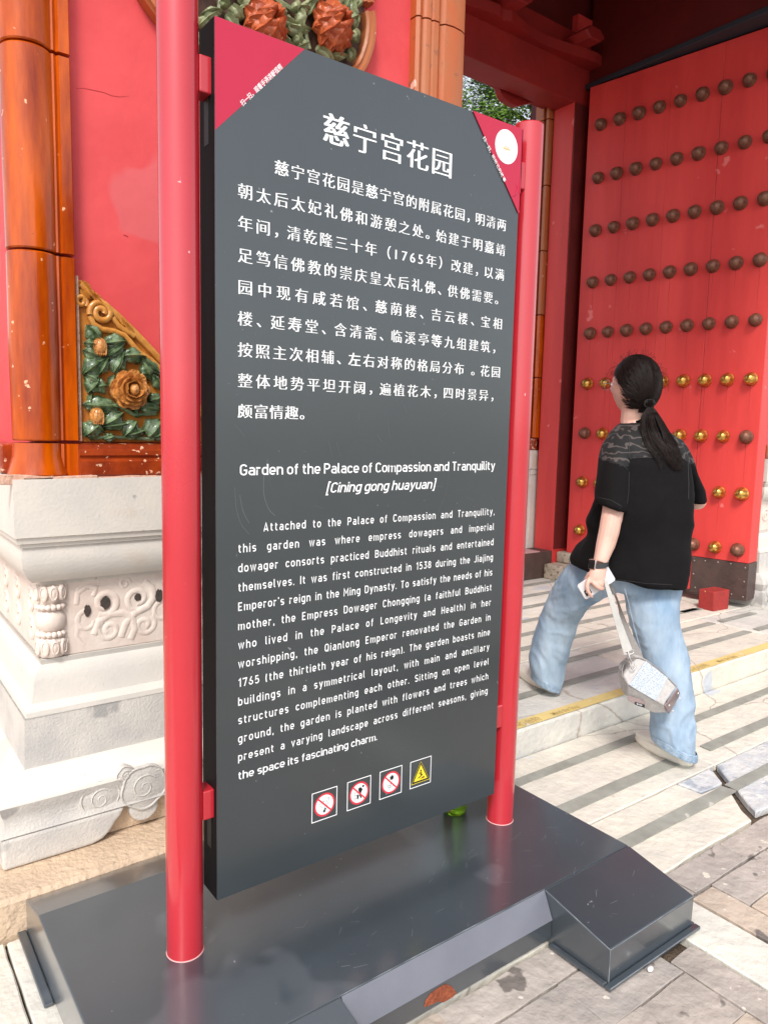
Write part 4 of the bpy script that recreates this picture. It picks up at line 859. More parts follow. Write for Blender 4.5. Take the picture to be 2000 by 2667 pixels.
for k, x0 in enumerate((.9095, 1.0145, 1.1175, 1.2205)):
    x1 = x0+.0750; z0, z1 = .3695, .4475; cx, cz = (x0+x1)/2, (z0+z1)/2; b = MB(); y = TY; t = .0022
    for r in ((x0, x1, z1-t, z1), (x0, x1, z0, z0+t), (x0, x0+t, z0+t, z1-t), (x1-t, x1, z0+t, z1-t)): poly(b, [(r[0], r[2]), (r[1], r[2]), (r[1], r[3]), (r[0], r[3])], y, 0)
    def pp(*pts, s=.0300): return [(cx+a*s, cz+c*s) for a, c in pts]
    if k < 3:
        disc(b, cx, cz, .0295, y, 0); ringm(b, cx, cz, .0255, .0305, y-.0002, 1)
        if k == 0:
            line(b, pp((-.05, -.45), (.30, .45), (.42, .52), (.46, .42), (.12, -.48)), .0011, y-.0002, 2); disc(b, *pp((-.02, -.56))[0], .0038, y-.0002, 2); poly(b, pp((.0, -.30), (.2, -.38), (.12, -.5), (.02, -.42)), y-.0003, 2)
            line(b, pp((-.5, .1), (-.2, .35), (0, .25), (-.05, .05)), .0010, y-.0002, 2); line(b, pp((-.3, .1), (-.35, -.1), (-.2, -.3)), .0010, y-.0002, 2)
        if k == 1:
            disc(b, *pp((.42, .52))[0], .0034, y-.0002, 2); poly(b, pp((-.1, .45), (.15, .5), (.38, .25), (.25, .05), (.18, -.1), (.0, -.15), (.02, .1), (-.08, .2)), y-.0002, 2)
            poly(b, pp((-.02, -.12), (.18, -.15), (.3, -.5), (.2, -.55)), y-.0003, 2); poly(b, pp((-.25, -.1), (.0, -.18), (-.05, -.5), (-.2, -.5)), y-.0003, 2); line(b, pp((-.42, .3), (-.42, -.6)), .0009, y-.0002, 2); line(b, pp((-.12, .2), (-.12, -.6)), .0009, y-.0002, 2)
            for zz in (-.4, -.15, .1): line(b, pp((-.42, zz), (-.12, zz)), .0009, y-.0002, 2)
        if k == 2:
            pts = []
            for q in range(12): a = q*math.pi/6; rr = .30 if q % 2 else .17; pts.append((.10+rr*math.cos(a), .42+rr*math.sin(a)))
            poly(b, pp(*pts), y-.0002, 2); line(b, pp((.1, .2), (.1, .0), (-.1, -.3), (-.2, -.7)), .0010, y-.0002, 2); line(b, pp((-.3, -.1), (0, -.1), (0, -.45), (-.3, -.45), (-.3, -.1)), .0010, y-.0002, 2); line(b, pp((-.3, -.27), (0, -.27)), .001, y-.0002, 2); line(b, pp((.05, -.5), (.4, -.3)), .0010, y-.0002, 2)
        line(b, pp((-.62, .62), (.62, -.62)), .0042, y-.0004, 1)
    else:
        T = lambda s, o=0: [(cx-.031*s, cz-.027*s+o), (cx+.031*s, cz-.027*s+o), (cx, cz+.030*s+o)]
        poly(b, T(1.06), y, 3); poly(b, T(1.0), y-.0002, 2); poly(b, T(.78, -.001), y-.0004, 3)
        disc(b, *pp((.0, .18))[0], .0026, y-.0006, 2); line(b, pp((.0, .08), (-.02, -.2), (.2, -.25), (-.3, -.5)), .0030, y-.0006, 2); line(b, pp((.18, -.1), (-.25, .0)), .0022, y-.0006, 2); poly(b, pp((-.1, -.6), (.45, -.6), (.42, -.42)), y-.0006, 2)
    b.build('pictogram', PM, panel)
# fine scratches on the board
b = MB(); sc_m = mat('scratch_pale', (.13, .135, .14), rough=.45)
def zC(x, y): return (560+x*.48222, 1150+y*.48222)
def arc(pts, w_=.0006):
    q = [onY(p, BY0) for p in pts]; q2 = []
    for i in range(len(q)-1):
        for j in range(4): q2.append(q[i].lerp(q[i+1], j/4))
    q2.append(q[-1])
    for _ in range(3): q2 = [q2[0]]+[(q2[i-1]+q2[i]*2+q2[i+1])/4 for i in range(1, len(q2)-1)]+[q2[-1]]
    for p, r in zip(q2[:-1], q2[1:]):
        d = (r-p).normalized(); n = Vector((-d.z, 0, d.x))*w_/2; yy = BY0-.0003
        b.add([(v.x, yy, v.z) for v in (p+n, p-n, r-n, r+n)], [(0, 1, 2, 3)])
arc([zC(285, 95), zC(262, 190), zC(262, 290), zC(290, 370), zC(325, 400)], .0011); arc([zC(108, 250), zC(112, 360), zC(140, 450), zC(185, 500)], .0007); arc([zC(135, 290), zC(150, 380), zC(185, 440)], .0009)
arc([zC(1265, 150), zC(1250, 270), zC(1200, 400)], .0004); arc([zC(1180, 240), zC(1230, 245)], .0005); arc([zC(655, 0), zC(680, 80)], .0004)
for k in range(70):
    x = random.uniform(600, 1300); yb = random.uniform(560, 1150) if k < 48 else random.uniform(200, 2000); L = random.uniform(10, 46); a = random.choice((1.35, 1.5, 1.1, .4))+random.uniform(-.2, .2)
    arc([(x, yb), (x+L*math.cos(a), yb+L*math.sin(a))], random.uniform(.0002, .0006))
b.build('scratch', sc_m, panel)

# bottle behind the board
bo = empty('green_bottle', (1.535, 1.640, .14)); tag(bo, 'green glass bottle standing on the sign stand behind the board', 'bottle')
gm, gt, gp = new_mat('green_glass'); gp.inputs['Base Color'].default_value = (.32, .62, .04, 1); gp.inputs['Transmission Weight'].default_value = .9; gp.inputs['Roughness'].default_value = .05; gp.inputs['IOR'].default_value = 1.3
b = MB(); b.rings([[(1.535+r*math.cos(k*math.pi/16), 1.640+r*math.sin(k*math.pi/16), .1412+z) for k in range(32)] for r, z in ((.025, .004), (.033, 0), (.037, .006), (.037, .12), (.034, .14), (.016, .19), (.014, .23))]); b.build('bottle_body', gm, bo, smooth=True)
b = MB(); b.cyl((1.535, 1.640), .0150, .3715, .39, 20); b.build('cap', M['black'], bo)
# snail shell like white pebble by the stand
b = MB(); c = onZ((1300+930*.42194, 2100+1018*.42194), 0)
b.rings([[(c.x+.010*math.sin(p)*math.cos(q*math.pi/6), c.y+.006*math.sin(p)*math.sin(q*math.pi/6), .006+.006*math.cos(p)) for q in range(12)] for p in (.05, .6, 1.2, 1.8, 2.4, 3.09)])
pb = b.build('pebble', M['white'], None, smooth=True); tag(pb, 'small white pebble on the bricks beside the sign stand', 'pebble')

# ================================================================ PERSON
def zp(x, y): return (1300+.42194*x, 900+.42194*y)
def za(x, y): return (1340+.24862*x, 1350+.24862*y)
def zh(x, y): return (1480+.10850*x, 1420+.10850*y)
def zg(x, y): return (1540+.15672*x, 1680+.15672*y)
person = empty('person', (2.74, 1.86, 0.0)); tag(person, 'woman with long ponytail in black t-shirt and light blue jeans striding up the step', 'person')
def crom(vals, n):
    """catmull-rom resample of rows of floats"""
    a = np.array(vals, float); out = []
    m = len(a)
    for i in range(m-1):
        p0, p1, p2, p3 = a[max(i-1, 0)], a[i], a[i+1], a[min(i+2, m-1)]
        for j in range(n):
            t = j/n; out.append(.5*((2*p1)+(-p0+p2)*t+(2*p0-5*p1+4*p2-p3)*t*t+(-p0+3*p1-3*p2+p3)*t**3))
    out.append(a[-1]); return out
def loft(b, rows, conv=zp, n=36, sub=4, ex=1.0, mi=0):
    """rows: (Lx,Ly,Ld, Rx,Ry,Rd, halfdepth)"""
    world = []
    for r in rows:
        L = atD(conv(r[0], r[1]), r[2]); Q = atD(conv(r[3], r[4]), r[5]); world.append([*L, *Q, r[6]])
    rs = []
    for r in crom(world, sub):
        L = Vector(r[0:3]); Q = Vector(r[3:6]); c = (L+Q)/2; a = (Q-L)/2; d = FWD*r[6]
        ring = []
        for k in range(n):
            t = 2*math.pi*k/n; cs, sn = math.cos(t), math.sin(t)
            ring.append(c+a*math.copysign(abs(cs)**ex, cs)+d*math.copysign(abs(sn)**ex, sn))
        rs.append(ring)
    b.rings(rs, mi=mi)
def remeshed(b, voxel, smooth=6, fac=.6):
    me = b.mesh('tmp', []); o = bpy.data.objects.new('tmp', me); COL.objects.link(o)
    m = o.modifiers.new('r', 'REMESH'); m.mode = 'VOXEL'; m.voxel_size = voxel
    s = o.modifiers.new('s', 'SMOOTH'); s.iterations = smooth; s.factor = fac
    bpy.context.view_layer.update(); dg = bpy.context.evaluated_depsgraph_get()
    out = bpy.data.meshes.new_from_object(o.evaluated_get(dg)); bpy.data.objects.remove(o); return out
def as_part(me, name, mats, parent):
    me.name = name; me.materials.clear()
    for m in mats: me.materials.append(m)
    me.polygons.foreach_set('use_smooth', [True]*len(me.polygons))
    o = bpy.data.objects.new(name, me); COL.objects.link(o); o.parent = parent
    q = Vector((0, 0, 0)); p = parent
    while p is not None: q += Vector(p.location); p = p.parent
    o.location = -q; return o
def project(P):
    q = R.T@(np.array(P)-CAMP); return (CX+F*q[0]/q[2], CY+F*q[1]/q[2])
def displace(me, fn):
    me.update(); nr = [v.normal.copy() for v in me.vertices]
    for v, n in zip(me.vertices, nr): v.co += n*fn(v.co, n)
    me.update()
def ridge(p): return 1-abs(noise.noise(p))*2.2

skin = mat('skin', (.66, .42, .34), (.56, .32, .25), 9, .5, bump=.08, bscale=200); skin.node_tree.nodes['Principled BSDF'].inputs['Subsurface Weight'].default_value = .12; skin.node_tree.nodes['Principled BSDF'].inputs['Subsurface Radius'].default_value = (.02, .008, .004)
blackcloth = mat('black_jersey', (.003, .0023, .0028), (.0042, .0034, .0038), 40, .9, bump=.3, bscale=400, bdist=.001, spec=.25)
# lace: waved paler ribbons on black
lace, t, p = new_mat('black_lace'); tc = t.nodes.new('ShaderNodeTexCoord'); mp = t.nodes.new('ShaderNodeMapping'); mp.inputs['Rotation'].default_value = (0, 0, rad(0)); t.links.new(tc.outputs['Object'], mp.inputs[0])
wv = t.nodes.new('ShaderNodeTexWave'); wv.bands_direction = 'Z'; wv.inputs['Scale'].default_value = 10; wv.inputs['Distortion'].default_value = 7.5; wv.inputs['Detail'].default_value = 1; wv.inputs['Detail Scale'].default_value = 2.2
t.links.new(mp.outputs[0], wv.inputs[0]); rp_ = _ramp(t, [(.80, (.003, .0025, .003)), (.93, (.065, .052, .048))]); t.links.new(wv.outputs[0], rp_.inputs[0])
nz = t.nodes.new('ShaderNodeTexVoronoi'); nz.inputs['Scale'].default_value = 260; t.links.new(tc.outputs['Object'], nz.inputs[0]); mxx = t.nodes.new('ShaderNodeMix'); mxx.data_type = 'RGBA'; mxx.blend_type = 'MULTIPLY'; mxx.inputs['Factor'].default_value = .7
t.links.new(rp_.outputs[0], mxx.inputs['A']); t.links.new(nz.outputs['Distance'], mxx.inputs['B']); t.links.new(rp_.outputs[0], p.inputs['Base Color']); p.inputs['Roughness'].default_value = .8
denim = mat('light_denim', (.40, .49, .58), (.19, .28, .39), 7, .92, stretch=(1, 1, .35), bump=.9, bscale=34, bdist=.004, detail=12)
denim_d = mat('denim_hem', (.20, .29, .40), (.36, .45, .55), 60, .85, bump=.5, bscale=200)
offw = mat('off_white_leather', (.82, .76, .66), (.76, .69, .58), 14, .6, bump=.2)
offs = mat('cream_rubber', (.84, .80, .70), (.76, .71, .60), 20, .55)
hairm = mat('dark_hair', (.004, .0026, .0024), (.007, .0045, .004), 30, .75, stretch=(1, 1, .2), bump=.3, bscale=120)
hairs = mat('dark_hair_strand', (.004, .0026, .0024), (.015, .008, .0065), 90, .55, spec=.14)

# ---- jeans
b = MB()
loft(b, [(580, 1250, 3.11, 1105, 1270, 3.08, .10), (560, 1380, 3.13, 1110, 1400, 3.07, .11), (640, 1480, 3.12, 1112, 1490, 3.06, .11), (700, 1510, 3.10, 1108, 1540, 3.05, .09)], ex=.85)
loft(b, [(540, 1290, 3.17, 780, 1440, 3.12, .085), (455, 1340, 3.22, 745, 1500, 3.15, .09), (385, 1410, 3.27, 655, 1545, 3.18, .10), (335, 1490, 3.33, 575, 1590, 3.25, .095), (298, 1570, 3.38, 520, 1640, 3.31, .090),
         (258, 1650, 3.42, 492, 1700, 3.38, .085), (232, 1720, 3.44, 468, 1770, 3.42, .083), (205, 1800, 3.46, 445, 1840, 3.45, .084), (190, 1880, 3.48, 420, 1905, 3.47, .088), (180, 1960, 3.49, 400, 1980, 3.49, .092), (186, 2020, 3.50, 392, 2050, 3.50, .094), (205, 2044, 3.50, 368, 2120, 3.50, .092)], ex=.92)
loft(b, [(750, 1450, 3.09, 1108, 1440, 3.07, .10), (770, 1510, 3.08, 1106, 1520, 3.06, .102), (790, 1600, 3.06, 1100, 1620, 3.04, .105), (808, 1700, 3.05, 1104, 1720, 3.04, .098), (835, 1800, 3.05, 1130, 1820, 3.04, .090), (872, 1900, 3.05, 1160, 1920, 3.04, .086),
         (900, 2000, 3.05, 1175, 2020, 3.04, .086), (920, 2100, 3.05, 1187, 2120, 3.04, .088), (935, 2210, 3.05, 1191, 2220, 3.04, .090), (944, 2310, 3.05, 1194, 2320, 3.04, .092), (940, 2390, 3.05, 1197, 2410, 3.04, .095), (952, 2425, 3.06, 1203, 2540, 3.04, .098)], ex=.92)
me = remeshed(b, .0075, 5)
def jf(p, n):
    q = Vector((p.x*5, p.y*5, p.z*11)); a = ridge(q+Vector((0, 0, noise.noise(p*3)*1.5)))
    k = .8+1.3*max(0, min(1, (.42-p.z)/.2))+.5*math.exp(-((p.z-.62)/.10)**2)
    u = p.dot(RIGHT); wz = noise.noise(p*3.1+Vector((5, 1, 2)))*2.4; crease = ridge(Vector((u*4.0+noise.noise(p*5)*1.4, p.dot(FWD)*4+wz*.4, p.z*11+u*6*noise.noise(p*1.7)+wz)))
    sharp = max(0, crease-.35)
    vert = ridge(Vector((u*12, p.dot(FWD)*9, p.z*1.6)))
    return .001+.0065*k*sharp-.003*k+.0040*(vert-.4)*(1 if p.z > .3 else .5)+.0016*noise.noise(p*38)
displace(me, jf)
for pl_ in me.polygons: pass
jeans = as_part(me, 'jeans', [denim], person)
def hem(rows):
    b = MB(); L, Lr, Q, Qr, hb = rows
    A = atD(zp(*L), Lr); Bq = atD(zp(*Q), Qr); c = (A+Bq)/2; a = (Bq-A)/2*1.01
    out = [[c+a*math.cos(t*math.pi/20)*s+FWD*hb*s*math.sin(t*math.pi/20)+UP*z+Vector((0, 0, .003*noise.noise(Vector((t*.5, 0, 0))))) for t in range(40)] for s, z in ((.985, .022), (1.03, .018), (1.035, -.006), (1.01, -.012), (.93, -.010), (.9, .02))]
    b.rings(out, caps=False); return b
cbuild(hem(((200, 2040), 3.50, (370, 2112), 3.50, .093)), 'hem', denim_d, jeans, smooth=True); cbuild(hem(((948, 2424), 3.06, (1204, 2532), 3.04, .099)), 'hem', denim_d, jeans, smooth=True)
sb = MB()
sb.tube([atD(zp(x, y), d) for x, y, d in ((772, 1500, 2.955), (800, 1600, 2.955), (826, 1720, 2.965), (862, 1850, 2.975), (905, 2000, 2.98), (925, 2150, 2.975))], .0012, 5)
cbuild(sb, 'seam', denim, jeans, smooth=True)

# ---- shirt
b = MB()
loft(b, [(765, 470, 3.09, 890, 460, 3.07, .055), (730, 492, 3.08, 950, 486, 3.08, .072), (690, 535, 3.05, 1035, 535, 3.09, .092), (662, 590, 3.03, 1095, 590, 3.09, .108), (652, 690, 3.02, 1140, 690, 3.08, .122), (640, 850, 3.01, 1160, 850, 3.07, .130),
         (588, 1000, 3.02, 1168, 1000, 3.06, .135), (548, 1085, 3.05, 1168, 1080, 3.06, .140), (552, 1165, 3.08, 1166, 1180, 3.06, .145), (500, 1240, 3.12, 1158, 1290, 3.05, .165), (448, 1310, 3.15, 1145, 1400, 3.05, .185), (447, 1345, 3.16, 1136, 1450, 3.05, .195), (455, 1362, 3.16, 1128, 1485, 3.05, .195)], ex=.88, n=48)
loft(b, [(690, 545, 3.04, 830, 600, 3.00, .060), (645, 610, 3.00, 812, 660, 2.98, .075), (622, 700, 2.97, 802, 740, 2.96, .078), (612, 800, 2.95, 800, 840, 2.94, .078), (603, 890, 2.94, 795, 930, 2.93, .078), (594, 968, 2.93, 778, 1034, 2.92, .078)])
loft(b, [(1050, 560, 3.10, 1120, 600, 3.12, .06), (1085, 640, 3.11, 1160, 690, 3.14, .085), (1110, 740, 3.12, 1200, 770, 3.15, .090), (1135, 840, 3.14, 1232, 850, 3.17, .092), (1158, 920, 3.15, 1256, 915, 3.18, .090), (1168, 982, 3.15, 1262, 955, 3.18, .088)])
me = remeshed(b, .009, 4)
def sf(p, n):
    q = Vector((p.x*9, p.y*9, p.z*2.2)); a = noise.noise(q)
    k = min(1, max(0, (1.42-p.z)/.2))
    return .012*k*a+.006*k*ridge(Vector((p.x*5, p.y*5, p.z*7)))+.0015*noise.noise(p*25)
displace(me, sf)
shirt = as_part(me, 'shirt', [blackcloth, lace], person)
for pl_ in me.polygons:
    x, y = project(pl_.center); x = (x-1300)/.42194; y = (y-900)/.42194
    line_y = 700+(x-620)*.30 if x < 800 else (692 if x < 1120 else 692+(x-1120)*.6)
    pl_.material_index = 1 if y < line_y else 0
sb = MB()
def onshirt(x, y, d): return atD(zp(x, y), d)
# shoulder seams, yoke seam, hem stitch as thin cords lying on the cloth
from mathutils.bvhtree import BVHTree
bv = BVHTree.FromPolygons([v.co[:] for v in me.vertices], [tuple(p_.vertices) for p_ in me.polygons])
def hitpt(x, y, conv=zp, off=.0005):
    o = Vector(CAMP); d = Vector(ray(conv(x, y))).normalized(); h = bv.ray_cast(o, d)
    return (h[0]-d*off) if h[0] is not None else None
def cord(b, pts, r=.0012, k=4):
    out = []
    for (x0, y0), (x1, y1) in zip(pts[:-1], pts[1:]):
        for j in range(k):
            h = hitpt(x0+(x1-x0)*j/k, y0+(y1-y0)*j/k)
            if h is not None: out.append(h)
    if len(out) > 2: b.tube(out, r, 5)
cord(sb, [(625, 702), (700, 712), (760, 735), (802, 775)]); cord(sb, [(802, 560), (800, 640), (806, 700), (830, 692), (940, 690), (1060, 690), (1120, 692), (1165, 715)]); cord(sb, [(604, 935), (690, 955), (775, 1005)], .001); cord(sb, [(560, 1388), (700, 1440), (900, 1468), (1120, 1480)], .001)
cord(sb, [(1163, 720), (1168, 850), (1166, 980)]); cord(sb, [(800, 780), (797, 900), (785, 1000)])
cbuild(sb, 'seam', mat('black_seam', (.03, .026, .028), rough=.8), shirt, smooth=True)

# ---- body (one skin surface: head, neck, torso, arms, hands, legs, feet)
HC = atD(zp(826, 252), 3.05); hf = (-RIGHT*.66+FWD*.75).normalized(); hl = UP.cross(hf)   # facing, her left
def headpt(th, ph):
    # th polar from top, ph azimuth from front towards her left
    x = math.sin(th)*math.cos(ph); y = math.sin(th)*math.sin(ph); z = math.cos(th)
    W_, L_, Hh = .073, .090, .112
    if z < 0:
        k = -z; W_ *= 1-.30*k*k; L_ *= 1-.10*k
    X = x*L_; Yy = y*W_; Zz = z*Hh
    if x > 0:
        g_ = lambda c, s, v: math.exp(-((v-c)/s)**2)
        X += .022*g_(0, .16, y)*g_(-.10, .14, z)+.006*g_(0, .3, y)*g_(-.42, .09, z)+.010*g_(0, .35, y)*g_(-.80, .18, z)   # nose, lips, chin
        X -= .008*(g_(.36, .14, y)+g_(-.36, .14, y))*g_(.08, .10, z)                                                        # sockets
        X += .004*g_(0, .6, y)*g_(.25, .10, z)
    if x < 0 and z < -.3: X *= 1-.35*min(1, (-z-.3)/.6)
    return HC+hf*X+hl*Yy+UP*Zz
b = MB()
b.rings([[headpt(.04+(math.pi-.08)*i/27, 2*math.pi*k/36) for k in range(36)] for i in range(28)])
def seg(pts, rr, n=14): b.tube(pts, rr, n)
def A3(c, x, y, d): return atD(c(x, y), d)
seg([HC-UP*.06-hf*.012, A3(zp, 822, 455, 3.075), A3(zp, 850, 520, 3.07)], [.052, .050, .065])
for e_ in (1, -1):   # ears
    c = HC+hl*(.074*e_)-UP*.006-hf*.005
    b.rings([[c+(hf*math.cos(t*math.pi/8)*.016-UP*math.sin(t*math.pi/8)*.028)*s+hl*(e_*o) for t in range(16)] for s, o in ((.8, -.012), (1.0, .002), (1.0, .008), (.75, .009), (.6, .004), (.3, .003))])
loft(b, [(770, 520, 3.05, 960, 520, 3.07, .06), (730, 640, 3.04, 1080, 640, 3.08, .08), (720, 900, 3.05, 1100, 900, 3.07, .09), (680, 1150, 3.07, 1100, 1180, 3.06, .10), (700, 1330, 3.10, 1060, 1360, 3.09, .08)], n=28)
seg([A3(zp, 740, 640, 3.02), A3(zp, 712, 820, 2.955), A3(zp, 704, 1000, 2.925), A3(zp, 690, 1080, 2.915)], [.046, .044, .042, .041])
seg([A3(zp, 692, 1060, 2.915), A3(zp, 676, 1150, 2.90), A3(zp, 655, 1230, 2.885), A3(zp, 633, 1300, 2.87), A3(zp, 620, 1345, 2.862)], [.041, .040, .037, .030, .027])
seg([A3(zp, 1060, 650, 3.10), A3(zp, 1160, 820, 3.14), A3(zp, 1212, 935, 3.15), A3(zp, 1222, 960, 3.155), A3(zp, 1165, 965, 3.30), A3(zp, 1080, 940, 3.42)], [.046, .042, .038, .037, .031, .024])
# right hand in front of the chest (hidden side): palm and five fingers
rh = A3(zp, 1070, 936, 3.44)
seg([rh, rh-RIGHT*.05+FWD*.02], [.026, .030])
for k in range(4): seg([rh-RIGHT*.045+UP*(.024-.016*k)+FWD*.02, rh-RIGHT*(.085-.004*abs(k-1.5))+UP*(.024-.016*k)+FWD*.015, rh-RIGHT*(.105-.006*abs(k-1.5))+UP*(.022-.016*k)-FWD*.005], [.009, .008, .007], 8)
seg([rh-RIGHT*.01+UP*.02, rh-RIGHT*.04+UP*.045-FWD*.01, rh-RIGHT*.065+UP*.05-FWD*.01], [.012, .010, .008], 8)
# left hand: palm, knuckles and separate fingers around the strap and the phone
Z_ = lambda x, y, d: atD(zh(x, y), d)
loft(b, [(520, 540, 2.862, 905, 520, 2.862, .022), (497, 640, 2.856, 900, 640, 2.856, .020), (480, 740, 2.852, 880, 760, 2.850, .017), (480, 830, 2.850, 850, 850, 2.848, .014), (520, 880, 2.850, 800, 900, 2.848, .010)], conv=zh, n=24)
def finger(p, r): b.tube([Z_(*q) for q in p], r, 10)
finger([(500, 800, 2.852), (455, 900, 2.846), (440, 1010, 2.842), (468, 1110, 2.842), (520, 1190, 2.846), (568, 1250, 2.852)], [.0098, .0092, .0086, .0080, .0072, .0058])       # index along the phone
finger([(560, 850, 2.848), (625, 935, 2.840), (690, 1000, 2.838), (760, 1045, 2.842), (850, 1050, 2.856)], [.0098, .0092, .0088, .0080, .0066])                                 # middle
finger([(650, 850, 2.846), (720, 905, 2.840), (780, 945, 2.840), (850, 965, 2.856)], [.0092, .0086, .0080, .0066])                                                                # ring
finger([(740, 830, 2.846), (790, 870, 2.841), (830, 895, 2.844), (862, 905, 2.858)], [.0082, .0076, .0070, .0060])                                                                # little
finger([(520, 690, 2.864), (430, 820, 2.884), (440, 960, 2.890), (520, 1040, 2.890)], [.0120, .0105, .0095, .0075])                                                               # thumb behind the phone
# legs inside the jeans down to feet
seg([A3(zp, 660, 1390, 3.15), A3(zp, 430, 1600, 3.36), A3(zp, 300, 1900, 3.48), A3(zp, 290, 2070, 3.50)], [.055, .045, .040, .030])
seg([A3(zp, 930, 1400, 3.09), A3(zp, 955, 1750, 3.07), A3(zp, 1050, 2100, 3.06), A3(zp, 1090, 2470, 3.06)], [.066, .052, .042, .032])
FT = [(Vector((2.690, 2.215, .120)), Vector((2.755, 2.480, .120))), (Vector((2.752, 1.565, .0)), Vector((2.800, 1.822, .0)))]
for h_, t_ in FT: seg([h_+(t_-h_)*.12+UP*.05, h_.lerp(t_, .4)+UP*.045, t_.lerp(h_, .18)+UP*.032], [.022, .022, .014])
me = remeshed(b, .0034, 3, .5)
body_o = as_part(me, 'body', [skin], person)
# fingernails
# eyes, glasses
b = MB()
for e_ in (1, -1):
    c = HC+hf*.074+hl*(.031*e_)+UP*.008
    b.rings([[c+UP*.0105*math.cos(p)+(hf*math.cos(q*math.pi/6)+hl*math.sin(q*math.pi/6))*.0105*math.sin(p) for q in range(12)] for p in (.05, .6, 1.2, 1.57, 1.94, 2.5, 3.09)])
b.build('eye', M['white'], None, smooth=True).name; eo = bpy.data.objects['eye']; eo.parent = person; eo.location = -Vector(person.location)
gl = MB()
for e_ in (1, -1):
    c = HC+hf*.100+hl*(.034*e_)+UP*.006
    gl.tube([c+hl*.025*math.cos(t*math.pi/10)+UP*.021*math.sin(t*math.pi/10) for t in range(21)], .0011, 6)
    gl.tube([c+hl*.025*e_+UP*.006, HC+hf*.05+hl*(.078*e_)+UP*.008, HC-hf*.01+hl*(.080*e_)+UP*.004], .0011, 6)
gl.tube([HC+hf*.100+hl*.009+UP*.008, HC+hf*.104+UP*.010, HC+hf*.100-hl*.009+UP*.008], .0011, 6)
cbuild(gl, 'glasses', mat('silver_frame', (.6, .6, .62), rough=.25, metal=.9), person, smooth=True)

# ---- hair
HC2 = HC+UP*.006-hf*.010
def hairpt(d, k=1.0):
    """point on the hair cap in direction d=(front,left,up)"""
    x, y, z = d
    Lr = .106 if x < 0 else .098
    Wr = .087
    Hr = .120 if z > 0 else .130
    if z < -.35: 
        kk = min(1, (-z-.35)/.6); Wr *= 1-.25*kk
    return HC2+(hf*(x*Lr)+hl*(y*Wr)+UP*(z*Hr))*k
b = MB(); rings = []
def keep(x, z): pass
NT, NP = 30, 44
for i in range(NT):
    th = .03+2.62*i/(NT-1)
    ring = []
    for k in range(NP):
        ph = 2*math.pi*k/NP; x, y, z = math.sin(th)*math.cos(ph), math.sin(th)*math.sin(ph), math.cos(th)
        # hairline: front hair only above the forehead, sides run back past the ears
        lim = .30 if abs(ph-math.pi) > 2.1 else (.20-(2.1-abs(ph-math.pi))*.85)
        if z < lim:
            t_ = max(0.0, lim-z); s_ = max(.70, 1-t_*3.0); ring.append(hairpt((x, y, z), s_ if lim > -.75 else 1))
        else: ring.append(hairpt((x, y, z), 1+.018*noise.noise(Vector((x*6, y*6, z*3)))))
    rings.append(ring)
b.rings(rings)
hair = cbuild(b, 'hair', hairm, person, smooth=True, angle=80)
TIE = HC+RIGHT*.036-FWD*.094-UP*.068
hr = random.Random(11); b = MB()
tdir = Vector(((TIE-HC2).dot(hf)/.106, (TIE-HC2).dot(hl)/.087, (TIE-HC2).dot(UP)/.12)).normalized()
for k in range(2300):
    ph = hr.uniform(-2.6, 2.6); z0 = hr.uniform(.05, .98) if abs(ph) < 1.3 else hr.uniform(-.75, .9)
    if abs(ph) < 1.2: z0 = hr.uniform(.42, .95)
    s0 = math.sqrt(max(0, 1-z0*z0)); d0 = Vector((s0*math.cos(ph), s0*math.sin(ph), z0))
    ang = d0.angle(tdir)
    if ang < .25 or ang > 2.9: continue
    ax0 = d0.cross(tdir).normalized()
    if any((qq.x > .20 and qq.z < .0) or (qq.x > .45 and qq.z < .35) for qq in [Matrix.Rotation(ang*j/10, 3, ax0)@d0 for j in range(8)]): continue
    pts = []; ax = d0.cross(tdir).normalized(); kk = 1.012+hr.uniform(-.006, .020); wob = hr.uniform(-.10, .10)
    for j in range(11):
        t_ = j/10; q = Matrix.Rotation(ang*t_, 3, ax)@d0; q = (q+ax*wob*math.sin(math.pi*t_)).normalized(); pts.append(hairpt(q, kk*(1-.03*t_*t_)+.0))
    pts.append(TIE+Vector((hr.gauss(0, .006), hr.gauss(0, .006), hr.gauss(0, .006))))
    r0 = hr.uniform(.0007, .0017); b.tube(pts, [r0*.5]+[r0]*9+[r0*.8]*2, 4)
for k in range(140):   # flyaway hairs
    ph = hr.uniform(-3, 3); z0 = hr.uniform(.1, .95); s0 = math.sqrt(1-z0*z0); d0 = Vector((s0*math.cos(ph), s0*math.sin(ph), z0)); p0 = hairpt(d0, 1.0); side = d0.orthogonal().normalized()
    nn = (hf*d0.x+hl*d0.y+UP*d0.z).normalized(); tt_ = nn.orthogonal().normalized()*hr.choice((1, -1))
    b.tube([p0, p0+nn*.012+tt_*.02, p0+nn*.018+tt_*.045, p0+nn*.012+tt_*.07-UP*.01], [.0005, .00045, .0004, .0003], 3)
cbuild(b, 'hair_strands', hairs, hair, smooth=True)
b = MB()
for j in range(3): b.tube([TIE+(RIGHT*math.cos(t*math.pi/10)*.020+(UP*.9-FWD*.3).normalized()*math.sin(t*math.pi/10)*.011)+Vector((0, 0, -.004*j))-FWD*.004 for t in range(21)], .0035, 6)
cbuild(b, 'hair_tie', M['black'], hair, smooth=True)
b = MB()
def backD(x, y):
    h = hitpt(x, y); return None if h is None else h
